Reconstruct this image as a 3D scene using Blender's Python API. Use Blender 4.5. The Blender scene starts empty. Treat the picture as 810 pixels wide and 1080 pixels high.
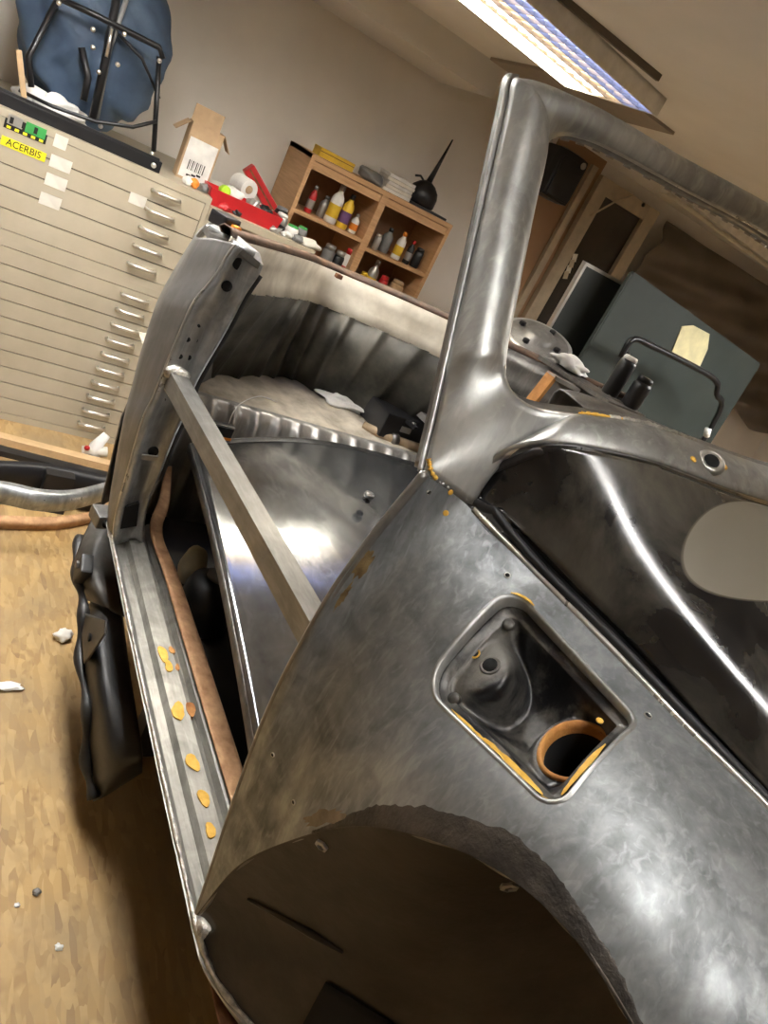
import bpy, bmesh, math, random
from mathutils import Vector, Matrix
from mathutils.bvhtree import BVHTree

random.seed(7)
D = bpy.data
SC = bpy.context.scene
COL = SC.collection
# ------------------------------------------------------------------ camera
H = 1.6                                   # camera height above the floor
FPX, CX, CY = 800.0, 405.0, 540.0         # focal length and centre for an 810 x 1080 frame
PITCH, ROLL, YAW = math.radians(21.9), math.radians(28.19), math.radians(37.0)
CAM = Vector((0, 0, H))
_h = Vector((-math.cos(YAW), math.sin(YAW), 0))
_r0 = _h.cross(Vector((0, 0, 1)))
FW = _h * math.cos(PITCH) - Vector((0, 0, 1)) * math.sin(PITCH)
_u0 = _r0.cross(FW)
RT = _r0 * math.cos(ROLL) + _u0 * math.sin(ROLL)
UP = -_r0 * math.sin(ROLL) + _u0 * math.cos(ROLL)
cd = D.cameras.new('camera')
cam = D.objects.new('camera', cd); COL.objects.link(cam)
cam.matrix_world = Matrix(((RT.x, UP.x, -FW.x, CAM.x), (RT.y, UP.y, -FW.y, CAM.y), (RT.z, UP.z, -FW.z, CAM.z), (0, 0, 0, 1)))
cd.sensor_fit = 'HORIZONTAL'; cd.sensor_width = 36.0; cd.lens = FPX / 810.0 * 36.0
cd.clip_start = 0.02
SC.camera = cam
# ------------------------------------------------------------------ world, exposure
w = D.worlds.new('world'); SC.world = w; w.use_nodes = True
w.node_tree.nodes['Background'].inputs[0].default_value = (0.75, 0.78, 0.85, 1)
w.node_tree.nodes['Background'].inputs[1].default_value = 0.05
SC.view_settings.view_transform = 'Standard'
SC.view_settings.look = 'None'
SC.view_settings.gamma = 1.0
SC.view_settings.use_curve_mapping = False
SC.view_settings.exposure = 0.45
LAMP_MAIN, LAMP_ROOM = 14.0, 26.0

# ------------------------------------------------------------------ measuring helpers: a sight line met with a plane of the place
def ray(x, y): return FW * FPX + RT * (x - CX) - UP * (y - CY)
def PX(x, y, X): v = ray(x, y); return CAM + v * (X / v.x)
def PY(x, y, Y): v = ray(x, y); return CAM + v * (Y / v.y)
def PZ(x, y, Z): v = ray(x, y); return CAM + v * ((Z - H) / v.z)
V = Vector

# ------------------------------------------------------------------ mesh helpers
def link(o, parent=None):
    COL.objects.link(o)
    if parent is not None:
        o.parent = parent
    return o
def mesh(name, vs, fs, mat, parent=None, smooth=False):
    me = D.meshes.new(name)
    me.from_pydata([tuple(v) for v in vs], [], fs); me.update()
    if smooth:
        for p in me.polygons: p.use_smooth = True
    if mat: me.materials.append(mat)
    return link(D.objects.new(name, me), parent)
def bmobj(name, bm, mat, parent=None, smooth=False):
    me = D.meshes.new(name); bm.normal_update(); bm.to_mesh(me); bm.free()
    if smooth:
        for p in me.polygons: p.use_smooth = True
    if mat: me.materials.append(mat)
    return link(D.objects.new(name, me), parent)
def empty(name, loc=(0, 0, 0), rz=0, parent=None):
    o = D.objects.new(name, None); o.empty_display_size = 0.05
    o.location = loc; o.rotation_euler = (0, 0, rz)
    return link(o, parent)
def tag(o, label, cat, group=None, kind=None):
    o['label'] = label; o['category'] = cat
    if group: o['group'] = group
    if kind: o['kind'] = kind
    return o
def struct(o): o['kind'] = 'structure'; return o
def add_box(bm, c, s, R=None, bev=0.0):
    r = bmesh.ops.create_cube(bm, size=1.0)
    vs = r['verts']
    bmesh.ops.scale(bm, vec=s, verts=vs)
    if bev > 0:
        es = list({e for v in vs for e in v.link_edges})
        rr = bmesh.ops.bevel(bm, geom=es, offset=bev, segments=2, affect='EDGES', profile=0.7)
        vs = list({v for f in rr['faces'] for v in f.verts} | {v for v in vs if v.is_valid})
    if R is not None: bmesh.ops.rotate(bm, verts=vs, cent=(0, 0, 0), matrix=R)
    bmesh.ops.translate(bm, verts=vs, vec=c)
    return vs
def box(name, c, s, mat, parent=None, R=None, bev=0.0):
    bm = bmesh.new(); add_box(bm, c, s, R, bev); return bmobj(name, bm, mat, parent)
def span(name, a, b, mat, parent=None, bev=0.0):
    a = V(a); b = V(b)
    return box(name, (a + b) / 2, [abs(b[i] - a[i]) for i in range(3)], mat, parent, None, bev)
def frame_of(d):
    d = d.normalized()
    up = V((0, 0, 1)) if abs(d.z) < 0.9 else V((1, 0, 0))
    a = d.cross(up).normalized(); return a, a.cross(d).normalized()
def tube_data(path, rad, n=8, closed=False, sq=False):
    path = [V(p) for p in path]; N = len(path)
    vs, fs = [], []
    a, b = frame_of(path[1] - path[0])
    for i, p in enumerate(path):
        if closed: t = path[(i + 1) % N] - path[i - 1]
        else: t = path[min(i + 1, N - 1)] - path[max(i - 1, 0)]
        t.normalize()
        a = (a - t * a.dot(t)).normalized(); b = a.cross(t).normalized()
        r = rad[i] if isinstance(rad, (list, tuple)) else rad
        for k in range(n):
            g = 2 * math.pi * (k + (0.5 if sq else 0)) / n
            vs.append(p + a * math.cos(g) * r + b * math.sin(g) * r)
    M = N if closed else N - 1
    for i in range(M):
        for k in range(n):
            i2 = (i + 1) % N
            fs.append((i * n + k, i * n + (k + 1) % n, i2 * n + (k + 1) % n, i2 * n + k))
    if not closed:
        fs.append(tuple(range(n - 1, -1, -1))); fs.append(tuple((N - 1) * n + k for k in range(n)))
    return vs, fs
def tube(name, path, rad, mat, parent=None, n=8, closed=False, sq=False):
    vs, fs = tube_data(path, rad, n, closed, sq)
    return mesh(name, vs, fs, mat, parent, smooth=not sq)
def crom(ps, n):
    """dense Catmull-Rom line through the points"""
    ps = [V(p) for p in ps]; out = []
    m = len(ps) - 1
    for j in range(n):
        t = j / (n - 1) * m; i = min(int(t), m - 1); f = t - i
        p0 = ps[i - 1] if i > 0 else ps[0] * 2 - ps[1]
        p3 = ps[i + 2] if i + 2 <= m else ps[m] * 2 - ps[m - 1]
        p1, p2 = ps[i], ps[i + 1]
        out.append(0.5 * ((2 * p1) + (p2 - p0) * f + (2 * p0 - 5 * p1 + 4 * p2 - p3) * f * f + (3 * p1 - p0 - 3 * p2 + p3) * f ** 3))
    return out
def lin(ps, n):
    ps = [V(p) for p in ps]; m = len(ps) - 1; out = []
    for j in range(n):
        t = j / (n - 1) * m; i = min(int(t), m - 1); out.append(ps[i].lerp(ps[i + 1], t - i))
    return out
def loft(cols, ns, nt):
    """grid through control columns; returns rows of points [s][t]"""
    dense = [crom(c, nt) for c in cols]
    tr = [crom([dense[k][j] for k in range(len(cols))], ns) for j in range(nt)]
    return [[tr[j][i] for j in range(nt)] for i in range(ns)]
def gridmesh(name, G, mat, parent=None, flip=False, thick=0, off=-1, smooth=True, closed=False):
    ns, nt = len(G), len(G[0])
    vs = [p for c in G for p in c]; fs = []
    for i in range(ns if closed else ns - 1):
        for j in range(nt - 1):
            i2 = (i + 1) % ns
            f = (i * nt + j, i2 * nt + j, i2 * nt + j + 1, i * nt + j + 1)
            fs.append(f[::-1] if flip else f)
    o = mesh(name, vs, fs, mat, parent, smooth)
    if thick: solid(o, thick, off)
    return o
def solid(o, t, off=-1):
    m = o.modifiers.new('solid', 'SOLIDIFY'); m.thickness = t; m.offset = off; return o
def lathe_data(prof, n=20):
    vs, fs = [], []
    for r, z in prof:
        for k in range(n):
            g = 2 * math.pi * k / n; vs.append((r * math.cos(g), r * math.sin(g), z))
    for i in range(len(prof) - 1):
        for k in range(n): fs.append((i * n + k, i * n + (k + 1) % n, (i + 1) * n + (k + 1) % n, (i + 1) * n + k))
    fs.append(tuple(range(n - 1, -1, -1))); fs.append(tuple((len(prof) - 1) * n + k for k in range(n)))
    return vs, fs
def lathe(name, prof, mat, parent=None, n=20, loc=None, R=None):
    vs, fs = lathe_data(prof, n)
    if R is not None: vs = [R @ V(v) for v in vs]
    if loc is not None: vs = [V(v) + V(loc) for v in vs]
    return mesh(name, vs, fs, mat, parent, smooth=False if n < 9 else True)
def axis_R(d):
    return V((0, 0, 1)).rotation_difference(V(d)).to_matrix()
def extrude(name, pts, off, mat, parent=None):
    """polygon (3D points) pushed by a vector"""
    n = len(pts); pts = [V(p) for p in pts]; off = V(off)
    vs = pts + [p + off for p in pts]
    fs = [tuple(range(n - 1, -1, -1)), tuple(range(n, 2 * n))] + [(i, (i + 1) % n, n + (i + 1) % n, n + i) for i in range(n)]
    o = mesh(name, vs, fs, mat, parent)
    bm = bmesh.new(); bm.from_mesh(o.data); bmesh.ops.recalc_face_normals(bm, faces=bm.faces); bm.to_mesh(o.data); bm.free()
    return o
def copy_tree(o, parent=None):
    c = o.copy(); link(c, parent)
    for ch in list(o.children): copy_tree(ch, c)
    return c
def lump(name, c, r, mat, parent=None, amp=0.2, sub=3, seed=0, flat=None):
    bm = bmesh.new(); bmesh.ops.create_icosphere(bm, subdivisions=sub, radius=1.0)
    rnd = random.Random(seed); ph = [(rnd.uniform(-3, 3), rnd.uniform(-3, 3), rnd.uniform(-3, 3), rnd.uniform(0, 6)) for _ in range(7)]
    for v in bm.verts:
        d = sum(math.sin(v.co.x * a * 2 + v.co.y * b * 2 + v.co.z * e * 2 + f) for a, b, e, f in ph) / 7
        q = v.co * (1 + amp * d * 1.8)
        z = q.z
        if flat is not None: z = max(z, flat)
        v.co = V((q.x * r[0] + c[0], q.y * r[1] + c[1], z * r[2] + c[2]))
    return bmobj(name, bm, mat, parent, smooth=True)

# ------------------------------------------------------------------ materials
def newmat(name):
    m = D.materials.new(name); m.use_nodes = True
    nt = m.node_tree; return m, nt, nt.nodes['Principled BSDF']
def nd(nt, t, **k):
    n = nt.nodes.new(t)
    for a, b in k.items():
        if a.startswith('i_'): n.inputs[a[2:].replace('_', ' ')].default_value = b
        else: setattr(n, a, b)
    return n
def coords(nt, scale=(1, 1, 1), rot=(0, 0, 0)):
    tc = nd(nt, 'ShaderNodeTexCoord'); mp = nd(nt, 'ShaderNodeMapping')
    mp.inputs['Scale'].default_value = scale; mp.inputs['Rotation'].default_value = rot
    nt.links.new(tc.outputs['Object'], mp.inputs[0]); return mp.outputs[0]
def noise(nt, co, scale, detail=4, rough=0.55, dist=0.0):
    n = nd(nt, 'ShaderNodeTexNoise'); n.inputs['Scale'].default_value = scale; n.inputs['Detail'].default_value = detail
    n.inputs['Roughness'].default_value = rough; n.inputs['Distortion'].default_value = dist
    nt.links.new(co, n.inputs['Vector']); return n.outputs['Fac']
def ramp(nt, fac, stops):
    r = nd(nt, 'ShaderNodeValToRGB'); e = r.color_ramp.elements
    while len(e) < len(stops): e.new(0.5)
    for k, (p, c) in enumerate(stops):
        e[k].position = p; e[k].color = (*c, 1) if len(c) == 3 else c
    nt.links.new(fac, r.inputs[0]); return r.outputs[0]
def g3(v): return (v, v, v)
def mixc(nt, fac, a, b):
    m = nd(nt, 'ShaderNodeMix', data_type='RGBA')
    for s, val in ((0, fac), (6, a), (7, b)):
        if hasattr(val, 'default_value'): nt.links.new(val, m.inputs[s])
        else: m.inputs[s].default_value = val if s == 0 else (*val, 1)
    return m.outputs[2]
def bump(nt, h, strength, dist, bsdf):
    b = nd(nt, 'ShaderNodeBump'); b.inputs['Strength'].default_value = strength; b.inputs['Distance'].default_value = dist
    nt.links.new(h, b.inputs['Height']); nt.links.new(b.outputs[0], bsdf.inputs['Normal'])
def plain(name, col, rough=0.5, metal=0.0, var=0.12, sc=18.0, bmp=0.0, coat=0.0):
    m, nt, b = newmat(name); co = coords(nt)
    f = noise(nt, co, sc)
    c = ramp(nt, f, [(0.3, tuple(x * (1 - var) for x in col)), (0.7, tuple(min(1, x * (1 + var)) for x in col))])
    nt.links.new(c, b.inputs['Base Color'])
    b.inputs['Roughness'].default_value = rough; b.inputs['Metallic'].default_value = metal
    b.inputs['Coat Weight'].default_value = coat
    if bmp: bump(nt, f, bmp, 0.01, b)
    return m
def two(name, c1, c2, sc, lo, hi, rough=0.5, metal=0.0, r2=None, bmp=0.0, stretch=(1, 1, 1), dist=0.0):
    """two-tone worn surface"""
    m, nt, b = newmat(name); co = coords(nt, stretch)
    f = noise(nt, co, sc, 6, 0.6, dist)
    nt.links.new(ramp(nt, f, [(lo, c1), (hi, c2)]), b.inputs['Base Color'])
    b.inputs['Metallic'].default_value = metal
    if r2 is None: b.inputs['Roughness'].default_value = rough
    else: nt.links.new(ramp(nt, f, [(lo, g3(rough)), (hi, g3(r2))]), b.inputs['Roughness'])
    if bmp: bump(nt, noise(nt, co, sc * 6, 3), bmp, 0.004, b)
    return m
def steel(name, lo, hi, tint=(.93, .98, 1.01), rough=0.50, blot=9.0, streak=(30, 30, 5), metal=0.72, dark=0.5, bs=.10):
    """sanded bare sheet: blotchy polish marks, short grinder strokes, fine grain"""
    m, nt, b = newmat(name)
    co = coords(nt); cs = coords(nt, streak, (0.5, 0.3, 0.4))
    n1 = noise(nt, co, blot, 5, 0.6, 0.6); n2 = noise(nt, cs, 1.0, 4, 0.6, 0.4); n3 = noise(nt, co, 220, 2)
    a = nd(nt, 'ShaderNodeMath', operation='MULTIPLY'); a.inputs[1].default_value = 0.62; nt.links.new(n1, a.inputs[0])
    a2 = nd(nt, 'ShaderNodeMath', operation='MULTIPLY_ADD'); a2.inputs[1].default_value = 0.38
    nt.links.new(n2, a2.inputs[0]); nt.links.new(a.outputs[0], a2.inputs[2])
    s = a2.outputs[0]
    mid = lo + (hi - lo) * dark
    c = ramp(nt, s, [(0.33, tuple(lo * t for t in tint)), (0.52, tuple(mid * t for t in tint)), (0.68, tuple(hi * t for t in tint))])
    st_ = ramp(nt, noise(nt, coords(nt, tuple(v * 2.2 for v in streak), (0.5, 0.3, 0.4)), 1.0, 3, .5, .8), [(0.52, g3(0)), (0.82, g3(.45))])
    c = mixc(nt, st_, c, tuple(min(1, hi * 1.35) * t for t in tint))
    nt.links.new(c, b.inputs['Base Color'])
    nt.links.new(ramp(nt, s, [(0.33, g3(rough + 0.1)), (0.65, g3(rough - 0.08))]), b.inputs['Roughness'])
    b.inputs['Metallic'].default_value = metal
    bp = nd(nt, 'ShaderNodeBump'); bp.inputs['Strength'].default_value = bs; bp.inputs['Distance'].default_value = 0.002
    nt.links.new(n2, bp.inputs['Height'])
    bp2 = nd(nt, 'ShaderNodeBump'); bp2.inputs['Strength'].default_value = 0.05; bp2.inputs['Distance'].default_value = 0.001
    nt.links.new(n3, bp2.inputs['Height']); nt.links.new(bp.outputs[0], bp2.inputs['Normal'])
    nt.links.new(bp2.outputs[0], b.inputs['Normal'])
    return m
M = {}
M['steel'] = steel('sanded_steel', 0.14, 0.41, blot=16.0, streak=(55, 55, 12))
M['steel_pillar'] = steel('sanded_steel_pillar', 0.20, 0.50, (.99, 1, 0.96), 0.42, 7, (40, 40, 4))
M['steel_dark'] = steel('oiled_steel', 0.10, 0.30, (1, .96, .9), 0.42)
M['steel_post'] = steel('blued_steel', 0.20, 0.62, (.95, .99, 1.0), 0.34, 14)
M['steel_skin'] = steel('matt_sheet_steel', 0.15, 0.27, (1, .97, .92), 0.48, 6)
M['steel_sill'] = steel('galvanised_sill_steel', 0.18, 0.42, (1, .97, .88), 0.42, 16, (8, 60, 60))
M['bar'] = steel('rolled_bar_steel', 0.14, 0.28, (1, .97, .9), 0.36, 10, (8, 60, 60))
M['weld'] = two('weld_bead', (.25, .24, .22), (.75, .72, .65), 60, .35, .65, .3, .9, bmp=.6)
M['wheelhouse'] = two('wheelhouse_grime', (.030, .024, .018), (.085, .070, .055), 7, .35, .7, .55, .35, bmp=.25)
M['rust'] = two('rust', (.28, .10, .025), (.62, .30, .08), 22, .35, .65, .8, bmp=.3)
M['rust_pale'] = two('pale_rust', (.36, .19, .09), (.60, .36, .19), 30, .35, .65, .75, bmp=.2)
M['rust_dark'] = two('dark_rust', (.12, .045, .02), (.28, .12, .05), 22, .35, .65, .8, bmp=.3)
M['ochre'] = two('ochre_primer_spot', (.62, .33, .03), (.80, .50, .10), 60, .3, .7, .7, bmp=.2)
M['black'] = plain('black_plastic', (.012, .012, .013), .4)
M['blackmetal'] = plain('black_metal', (.018, .018, .02), .35, .3)
M['void'] = plain('painted_hole_dark', (.004, .004, .004), .9)  # near-black that stands for the shade inside holes and gaps
M['rubber'] = plain('rubber_seal', (.010, .010, .011), .55)
M['cream'] = two('cream_primer', (.50, .44, .34), (.78, .72, .60), 8, .35, .65, .6, bmp=.1)
M['corr'] = two('corrugated_sheet', (.020, .019, .014), (.11, .10, .08), 9, .35, .7, .5, .4, bmp=.15)
M['dusty'] = two('dusty_floor_sheet', (.36, .32, .25), (.66, .60, .50), 12, .35, .65, .7, bmp=.2)
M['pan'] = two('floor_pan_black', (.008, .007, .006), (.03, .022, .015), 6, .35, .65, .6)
M['zinc'] = steel('zinc_ribs', 0.35, 0.6, (1, .98, .94), 0.42)
M['chrome'] = plain('chrome', (.88, .88, .86), .28, 1.0, .03)
M['chest'] = two('chest_enamel', (.41, .36, .265), (.50, .445, .34), 4, .3, .7, .45, bmp=.04)
M['chest_dark'] = plain('chest_shadow_gap', (.12, .10, .075), .6)
M['card'] = plain('card_label', (.72, .69, .62), .7)
M['white'] = plain('white_paper', (.80, .79, .76), .7)
M['wood'] = two('beech_veneer', (.50, .29, .14), (.66, .41, .22), 3, .3, .7, .5, stretch=(2, 2, 26), dist=.6)
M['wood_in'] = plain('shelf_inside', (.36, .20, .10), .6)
M['wall'] = plain('wall_paint', (.84, .80, .75), .8, var=.05, sc=3)
M['ceil'] = plain('ceiling_paint', (.90, .885, .87), .85, var=.04, sc=3)
M['soffit'] = plain('soffit_paint', (.76, .74, .71), .85, var=.04, sc=3)
M['hatch'] = plain('ceiling_hatch', (.36, .32, .28), .8, var=.05)
M['alu'] = plain('aluminium', (.62, .60, .56), .35, .9, .06)
M['board'] = two('chalkboard_black', (.014, .018, .017), (.030, .035, .032), 4, .3, .7, .45)
M['boardg'] = two('chalkboard_green', (.026, .036, .033), (.044, .055, .050), 3, .3, .7, .5)
M['note'] = plain('old_paper', (.70, .64, .38), .8)
M['brown'] = two('brown_panel', (.33, .19, .10), (.42, .255, .14), 2, .3, .7, .5)
M['framew'] = plain('painted_frame', (.50, .42, .31), .55)
M['glassd'] = plain('dark_pane', (.035, .028, .024), .08, 0, .3, 4)
M['foil'] = two('brown_foil', (.11, .088, .068), (.16, .13, .10), 3, .3, .7, .28, r2=.36)
M['red'] = plain('red_plastic', (.48, .018, .022), .35)
M['yellow'] = plain('yellow_plastic', (.75, .50, .04), .4)
M['green'] = plain('green_plastic', (.05, .33, .08), .4)
M['lime'] = plain('lime_plastic', (.42, .68, .03), .45)
M['orange'] = plain('orange_plastic', (.80, .26, .03), .45)
M['grey'] = plain('grey_plastic', (.20, .20, .20), .45)
M['lightgrey'] = plain('light_grey_metal', (.45, .44, .42), .35, .6)
M['purple'] = plain('purple_label', (.15, .07, .20), .5)
M['cardboard'] = plain('cardboard', (.50, .35, .21), .8)
M['bag'] = two('blue_sackcloth', (.035, .06, .11), (.075, .12, .19), 5, .35, .65, .6, bmp=.1)
M['copper'] = plain('fawn_pipe', (.40, .30, .20), .45, .4)
M['foam'] = plain('cream_foam', (.62, .52, .34), .8)
M['pinewood'] = plain('pale_wood', (.58, .40, .22), .6)

# black body paint with sanding dust
def paint(name, dust, lo, hi, sc, rough=.16, oval=None, stretch=(1, 1, 1)):
    m, nt, b = newmat(name); co = coords(nt, stretch)
    f = noise(nt, co, sc, 7, .62, .5)
    k = ramp(nt, f, [(lo, g3(0)), (hi, g3(1))])
    c = mixc(nt, k, (.006, .006, .007), dust)
    if oval:
        cen, rad = oval
        tc = nd(nt, 'ShaderNodeTexCoord'); mp = nd(nt, 'ShaderNodeMapping')
        mp.inputs['Location'].default_value = tuple(-cen[i] / rad[i] for i in range(3)); mp.inputs['Scale'].default_value = tuple(1 / r for r in rad)
        nt.links.new(tc.outputs['Object'], mp.inputs[0])
        ln = nd(nt, 'ShaderNodeVectorMath', operation='LENGTH'); nt.links.new(mp.outputs[0], ln.inputs[0])
        e = ramp(nt, ln.outputs['Value'], [(.965, g3(1)), (1.0, g3(0))])
        c = mixc(nt, e, c, (.17, .152, .118))
        k2 = nd(nt, 'ShaderNodeMath', operation='MAXIMUM'); nt.links.new(k, k2.inputs[0]); nt.links.new(e, k2.inputs[1])
        k = k2.outputs[0]
    nt.links.new(c, b.inputs['Base Color'])
    nt.links.new(ramp(nt, k, [(0, g3(rough)), (1, g3(rough + .22))]), b.inputs['Roughness'])
    b.inputs['Specular IOR Level'].default_value = .6
    return m
M['sheet'] = steel('dark_polished_sheet', 0.13, 0.36, (.95, .98, 1.02), .14, 8, (6, 14, 14), .9, .6, .03)
M['hood'] = paint('black_hood_paint', (.12, .108, .086), .36, .74, 6, .10, oval=((-.405, .785, 1.44), (.060, .125, 1.0)), stretch=(.8, 1.6, 1))

def floor_mat():
    m, nt, b = newmat('strand_board')
    cols = []
    hs = []
    for i, (rot, s) in enumerate(((0.3, (15, 60, 1)), (1.5, (13, 55, 1)), (2.4, (17, 66, 1)))):
        co = coords(nt, s, (0, 0, rot))
        nz = nd(nt, 'ShaderNodeTexNoise'); nz.inputs['Scale'].default_value = .6; nt.links.new(co, nz.inputs['Vector'])
        ad = nd(nt, 'ShaderNodeVectorMath', operation='MULTIPLY_ADD'); nt.links.new(nz.outputs['Color'], ad.inputs[0])
        ad.inputs[1].default_value = (.9, .9, 0); nt.links.new(co, ad.inputs[2])
        vo = nd(nt, 'ShaderNodeTexVoronoi'); vo.inputs['Scale'].default_value = 1.0; nt.links.new(ad.outputs[0], vo.inputs['Vector'])
        sp = nd(nt, 'ShaderNodeSeparateColor'); nt.links.new(vo.outputs['Color'], sp.inputs[0])
        cols.append(ramp(nt, sp.outputs[0], [(0, (.33, .195, .07)), (.45, (.44, .28, .105)), (.8, (.52, .35, .15)), (1, (.25, .14, .05))]))
        hs.append(sp.outputs[1])
    co = coords(nt)
    f1 = ramp(nt, noise(nt, co, 6, 3), [(.42, g3(0)), (.5, g3(1))]); f2 = ramp(nt, noise(nt, coords(nt, (1, 1, 1), (0, 0, 1)), 9, 3), [(.45, g3(0)), (.53, g3(1))])
    c = mixc(nt, f2, mixc(nt, f1, cols[0], cols[1]), cols[2])
    dirt = ramp(nt, noise(nt, co, 2.2, 6, .65), [(.40, g3(.0)), (.66, g3(.85))])
    c = mixc(nt, dirt, c, (.29, .205, .11))
    nt.links.new(c, b.inputs['Base Color']); b.inputs['Roughness'].default_value = .62
    bump(nt, hs[0], .25, .003, b)
    return m
M['osb'] = floor_mat()
def emit(name, col, s):
    m, nt, b = newmat(name)
    b.inputs['Base Color'].default_value = (*col, 1)
    b.inputs['Emission Color'].default_value = (*col, 1); b.inputs['Emission Strength'].default_value = s
    return m

# ================================================================== the room
XW, ZC = -4.1, H + 0.62
struct(span('floor', (XW - .1, -3.1, -.06), (2.9, 6.6, 0), M['osb']))
struct(span('wall_back', (XW - .1, -3.1, 0), (XW, 6.6, ZC + .1), M['wall']))
struct(span('wall_front', (2.8, -3.1, 0), (2.9, 6.6, ZC + .1), M['wall']))
struct(span('wall_right', (XW, -3.1, 0), (2.8, -3.0, ZC + .1), M['wall']))
struct(span('wall_left', (XW, 6.5, 0), (2.8, 6.6, ZC + .1), M['wall']))
struct(span('ceiling', (XW, -3.0, ZC), (2.8, 6.5, ZC + .1), M['ceil']))
struct(span('trim_1', (XW, -3.0, H + .49), (-3.55, 2.08, ZC), M['soffit']))          # boxed-in duct along the wall
struct(span('trim_2', (-3.5, 1.95, ZC - .012), (-2.62, 2.36, ZC), M['hatch']))          # ceiling hatch beside the lamp
struct(span('trim_3', (-2.20, -1.5, ZC - .02), (-2.185, 1.80, ZC), M['chest_dark']))   # dark joint in the ceiling

def louver_lamp(loc, rz, L, W, s, label, cols):
    e = empty('ceiling_lamp', (loc[0], loc[1], ZC), rz)
    tag(e, label, 'lamp', 'louvred ceiling lamps')
    bm = bmesh.new()
    add_box(bm, (0, 0, -.005), (W, L, .01))
    for sx in (-1, 1): add_box(bm, (sx * (W / 2 - .006), 0, -.03), (.012, L, .06))
    for sy in (-1, 1): add_box(bm, (0, sy * (L / 2 - .006), -.03), (W - .024, .012, .06))
    bmobj('housing', bm, M['white'], e)
    wi = (W - .03) / len(cols)
    for k, (c, f) in enumerate(cols):
        x = -W / 2 + .015 + wi * (k + .5)
        o = box('tube_panel', (x, 0, -.032), (wi * .97, L - .03, .008), emit('lamp_light', c, s * f), e)
    ns = int(L / .055)
    for k in range(ns):
        y = -L / 2 + .03 + (L - .06) * k / (ns - 1)
        box('louver_slat', (0, y, -.051), (W - .03, .003, .014), M['alu'], e)
    for k in range(1, 6):
        box('louver_rail', (-W / 2 + W * k / 6, 0, -.052), (.004, L - .03, .012), M['alu'], e)
    return e
WARM, COOL, LILA = (1, .95, .88), (.60, .70, 1.0), (.97, .98, 1.0)
louver_lamp((-2.458, 1.226), math.radians(9.8), 1.5, .48, LAMP_MAIN, 'louvred ceiling lamp with white, amber and blue strips above the windscreen frame',
            [((1, .95, .82), 1.6), ((1, .74, .46), .12), ((.42, .52, 1.0), .125)])
louver_lamp((-2.0, .15), math.radians(90), 1.5, .24, LAMP_ROOM * 2.5, 'louvred ceiling lamp over the strand board floor beside the car', [(LILA, 1.1), (WARM, 1.0), (LILA, .9)])
louver_lamp((.25, .40), math.radians(90), 1.5, .11, LAMP_ROOM * 1.5, 'louvred ceiling lamp over the front of the car', [(LILA, 1.1), (WARM, 1.0), (LILA, .9)])

louver_lamp((-1.2, 3.3), math.radians(0), 1.5, .54, LAMP_ROOM * 1.1, 'added unseen ceiling lamp that brightens the chalkboards on the far side of the car', [(LILA, 1.1), (WARM, 1.0), (LILA, .9)])  # unseen lamp, added to light the background beyond the windscreen opening

# ================================================================== the car body
car = empty('car_body', (0, 0, 0))
tag(car, 'bare sanded steel car body shell with open windscreen frame and cut-out door opening', 'car')
YC = 1.14                                   # the car's middle line
def mir(p): return V((p[0], 2 * YC - p[1], p[2]))
def mirror_copy(o, name=None):
    me = o.data.copy()
    for v in me.vertices: v.co.y = 2 * YC - v.co.y
    me.flip_normals()
    c = D.objects.new(name or o.name.split('.')[0], me); link(c, o.parent)
    for m in o.modifiers:
        n = c.modifiers.new(m.name, m.type)
        n.thickness = m.thickness; n.offset = m.offset
    return c

# ---- front quarter panel
TOP = [PY(447, 500, .455), PY(470, 515, .49), PZ(497, 537, H - .258), PY(560, 601, .58), PY(640, 682, .612), PY(720, 765, .637), PY(805, 849, .665), PY(900, 950, .70), PY(1010, 1065, .74), PY(1130, 1190, .785)]
ARCH = [PY(207, 965, .478), PY(250, 914, .462), PY(310, 885, .452), PY(380, 871, .448), PY(460, 888, .448), PY(540, 928, .456), PY(612, 998, .475), PY(676, 1100, .505), PY(760, 1240, .545), PY(850, 1400, .59)]
POST = [PY(447, 500, .455), PY(385, 577, .43), PY(330, 660, .417), PY(272, 778, .428), PY(207, 965, .478)]
BUL = [0, .045, .040, .036, .034, .034, .034, .034, .034, .034]
cols = [POST]
for k in range(1, 10):
    a, b = TOP[k], ARCH[k]
    nrm = V((-.05, -.80, .60)).normalized() if k > 1 else V((0, -.97, .25)).normalized()
    cols.append([a.lerp(b, u) + nrm * BUL[k] * 4 * u * (1 - u) for u in (0, .25, .5, .75, 1)])
NSQ = 190
G = loft(cols, NSQ, 110)
qv = [p for c in G for p in c]
NT = 110
qf = [(i * NT + j, i * NT + j + 1, (i + 1) * NT + j + 1, (i + 1) * NT + j) for i in range(NSQ - 1) for j in range(NT - 1)]
bvh = BVHTree.FromPolygons(qv, qf)
def on_panel(x, y, lift=0.0):
    d = ray(x, y).normalized()
    h = bvh.ray_cast(CAM, d)
    if h[0] is None: h = bvh.find_nearest(PY(x, y, .45))
    n = h[1]
    if n.dot(d) > 0: n = -n
    return h[0] + n * lift, n
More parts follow.
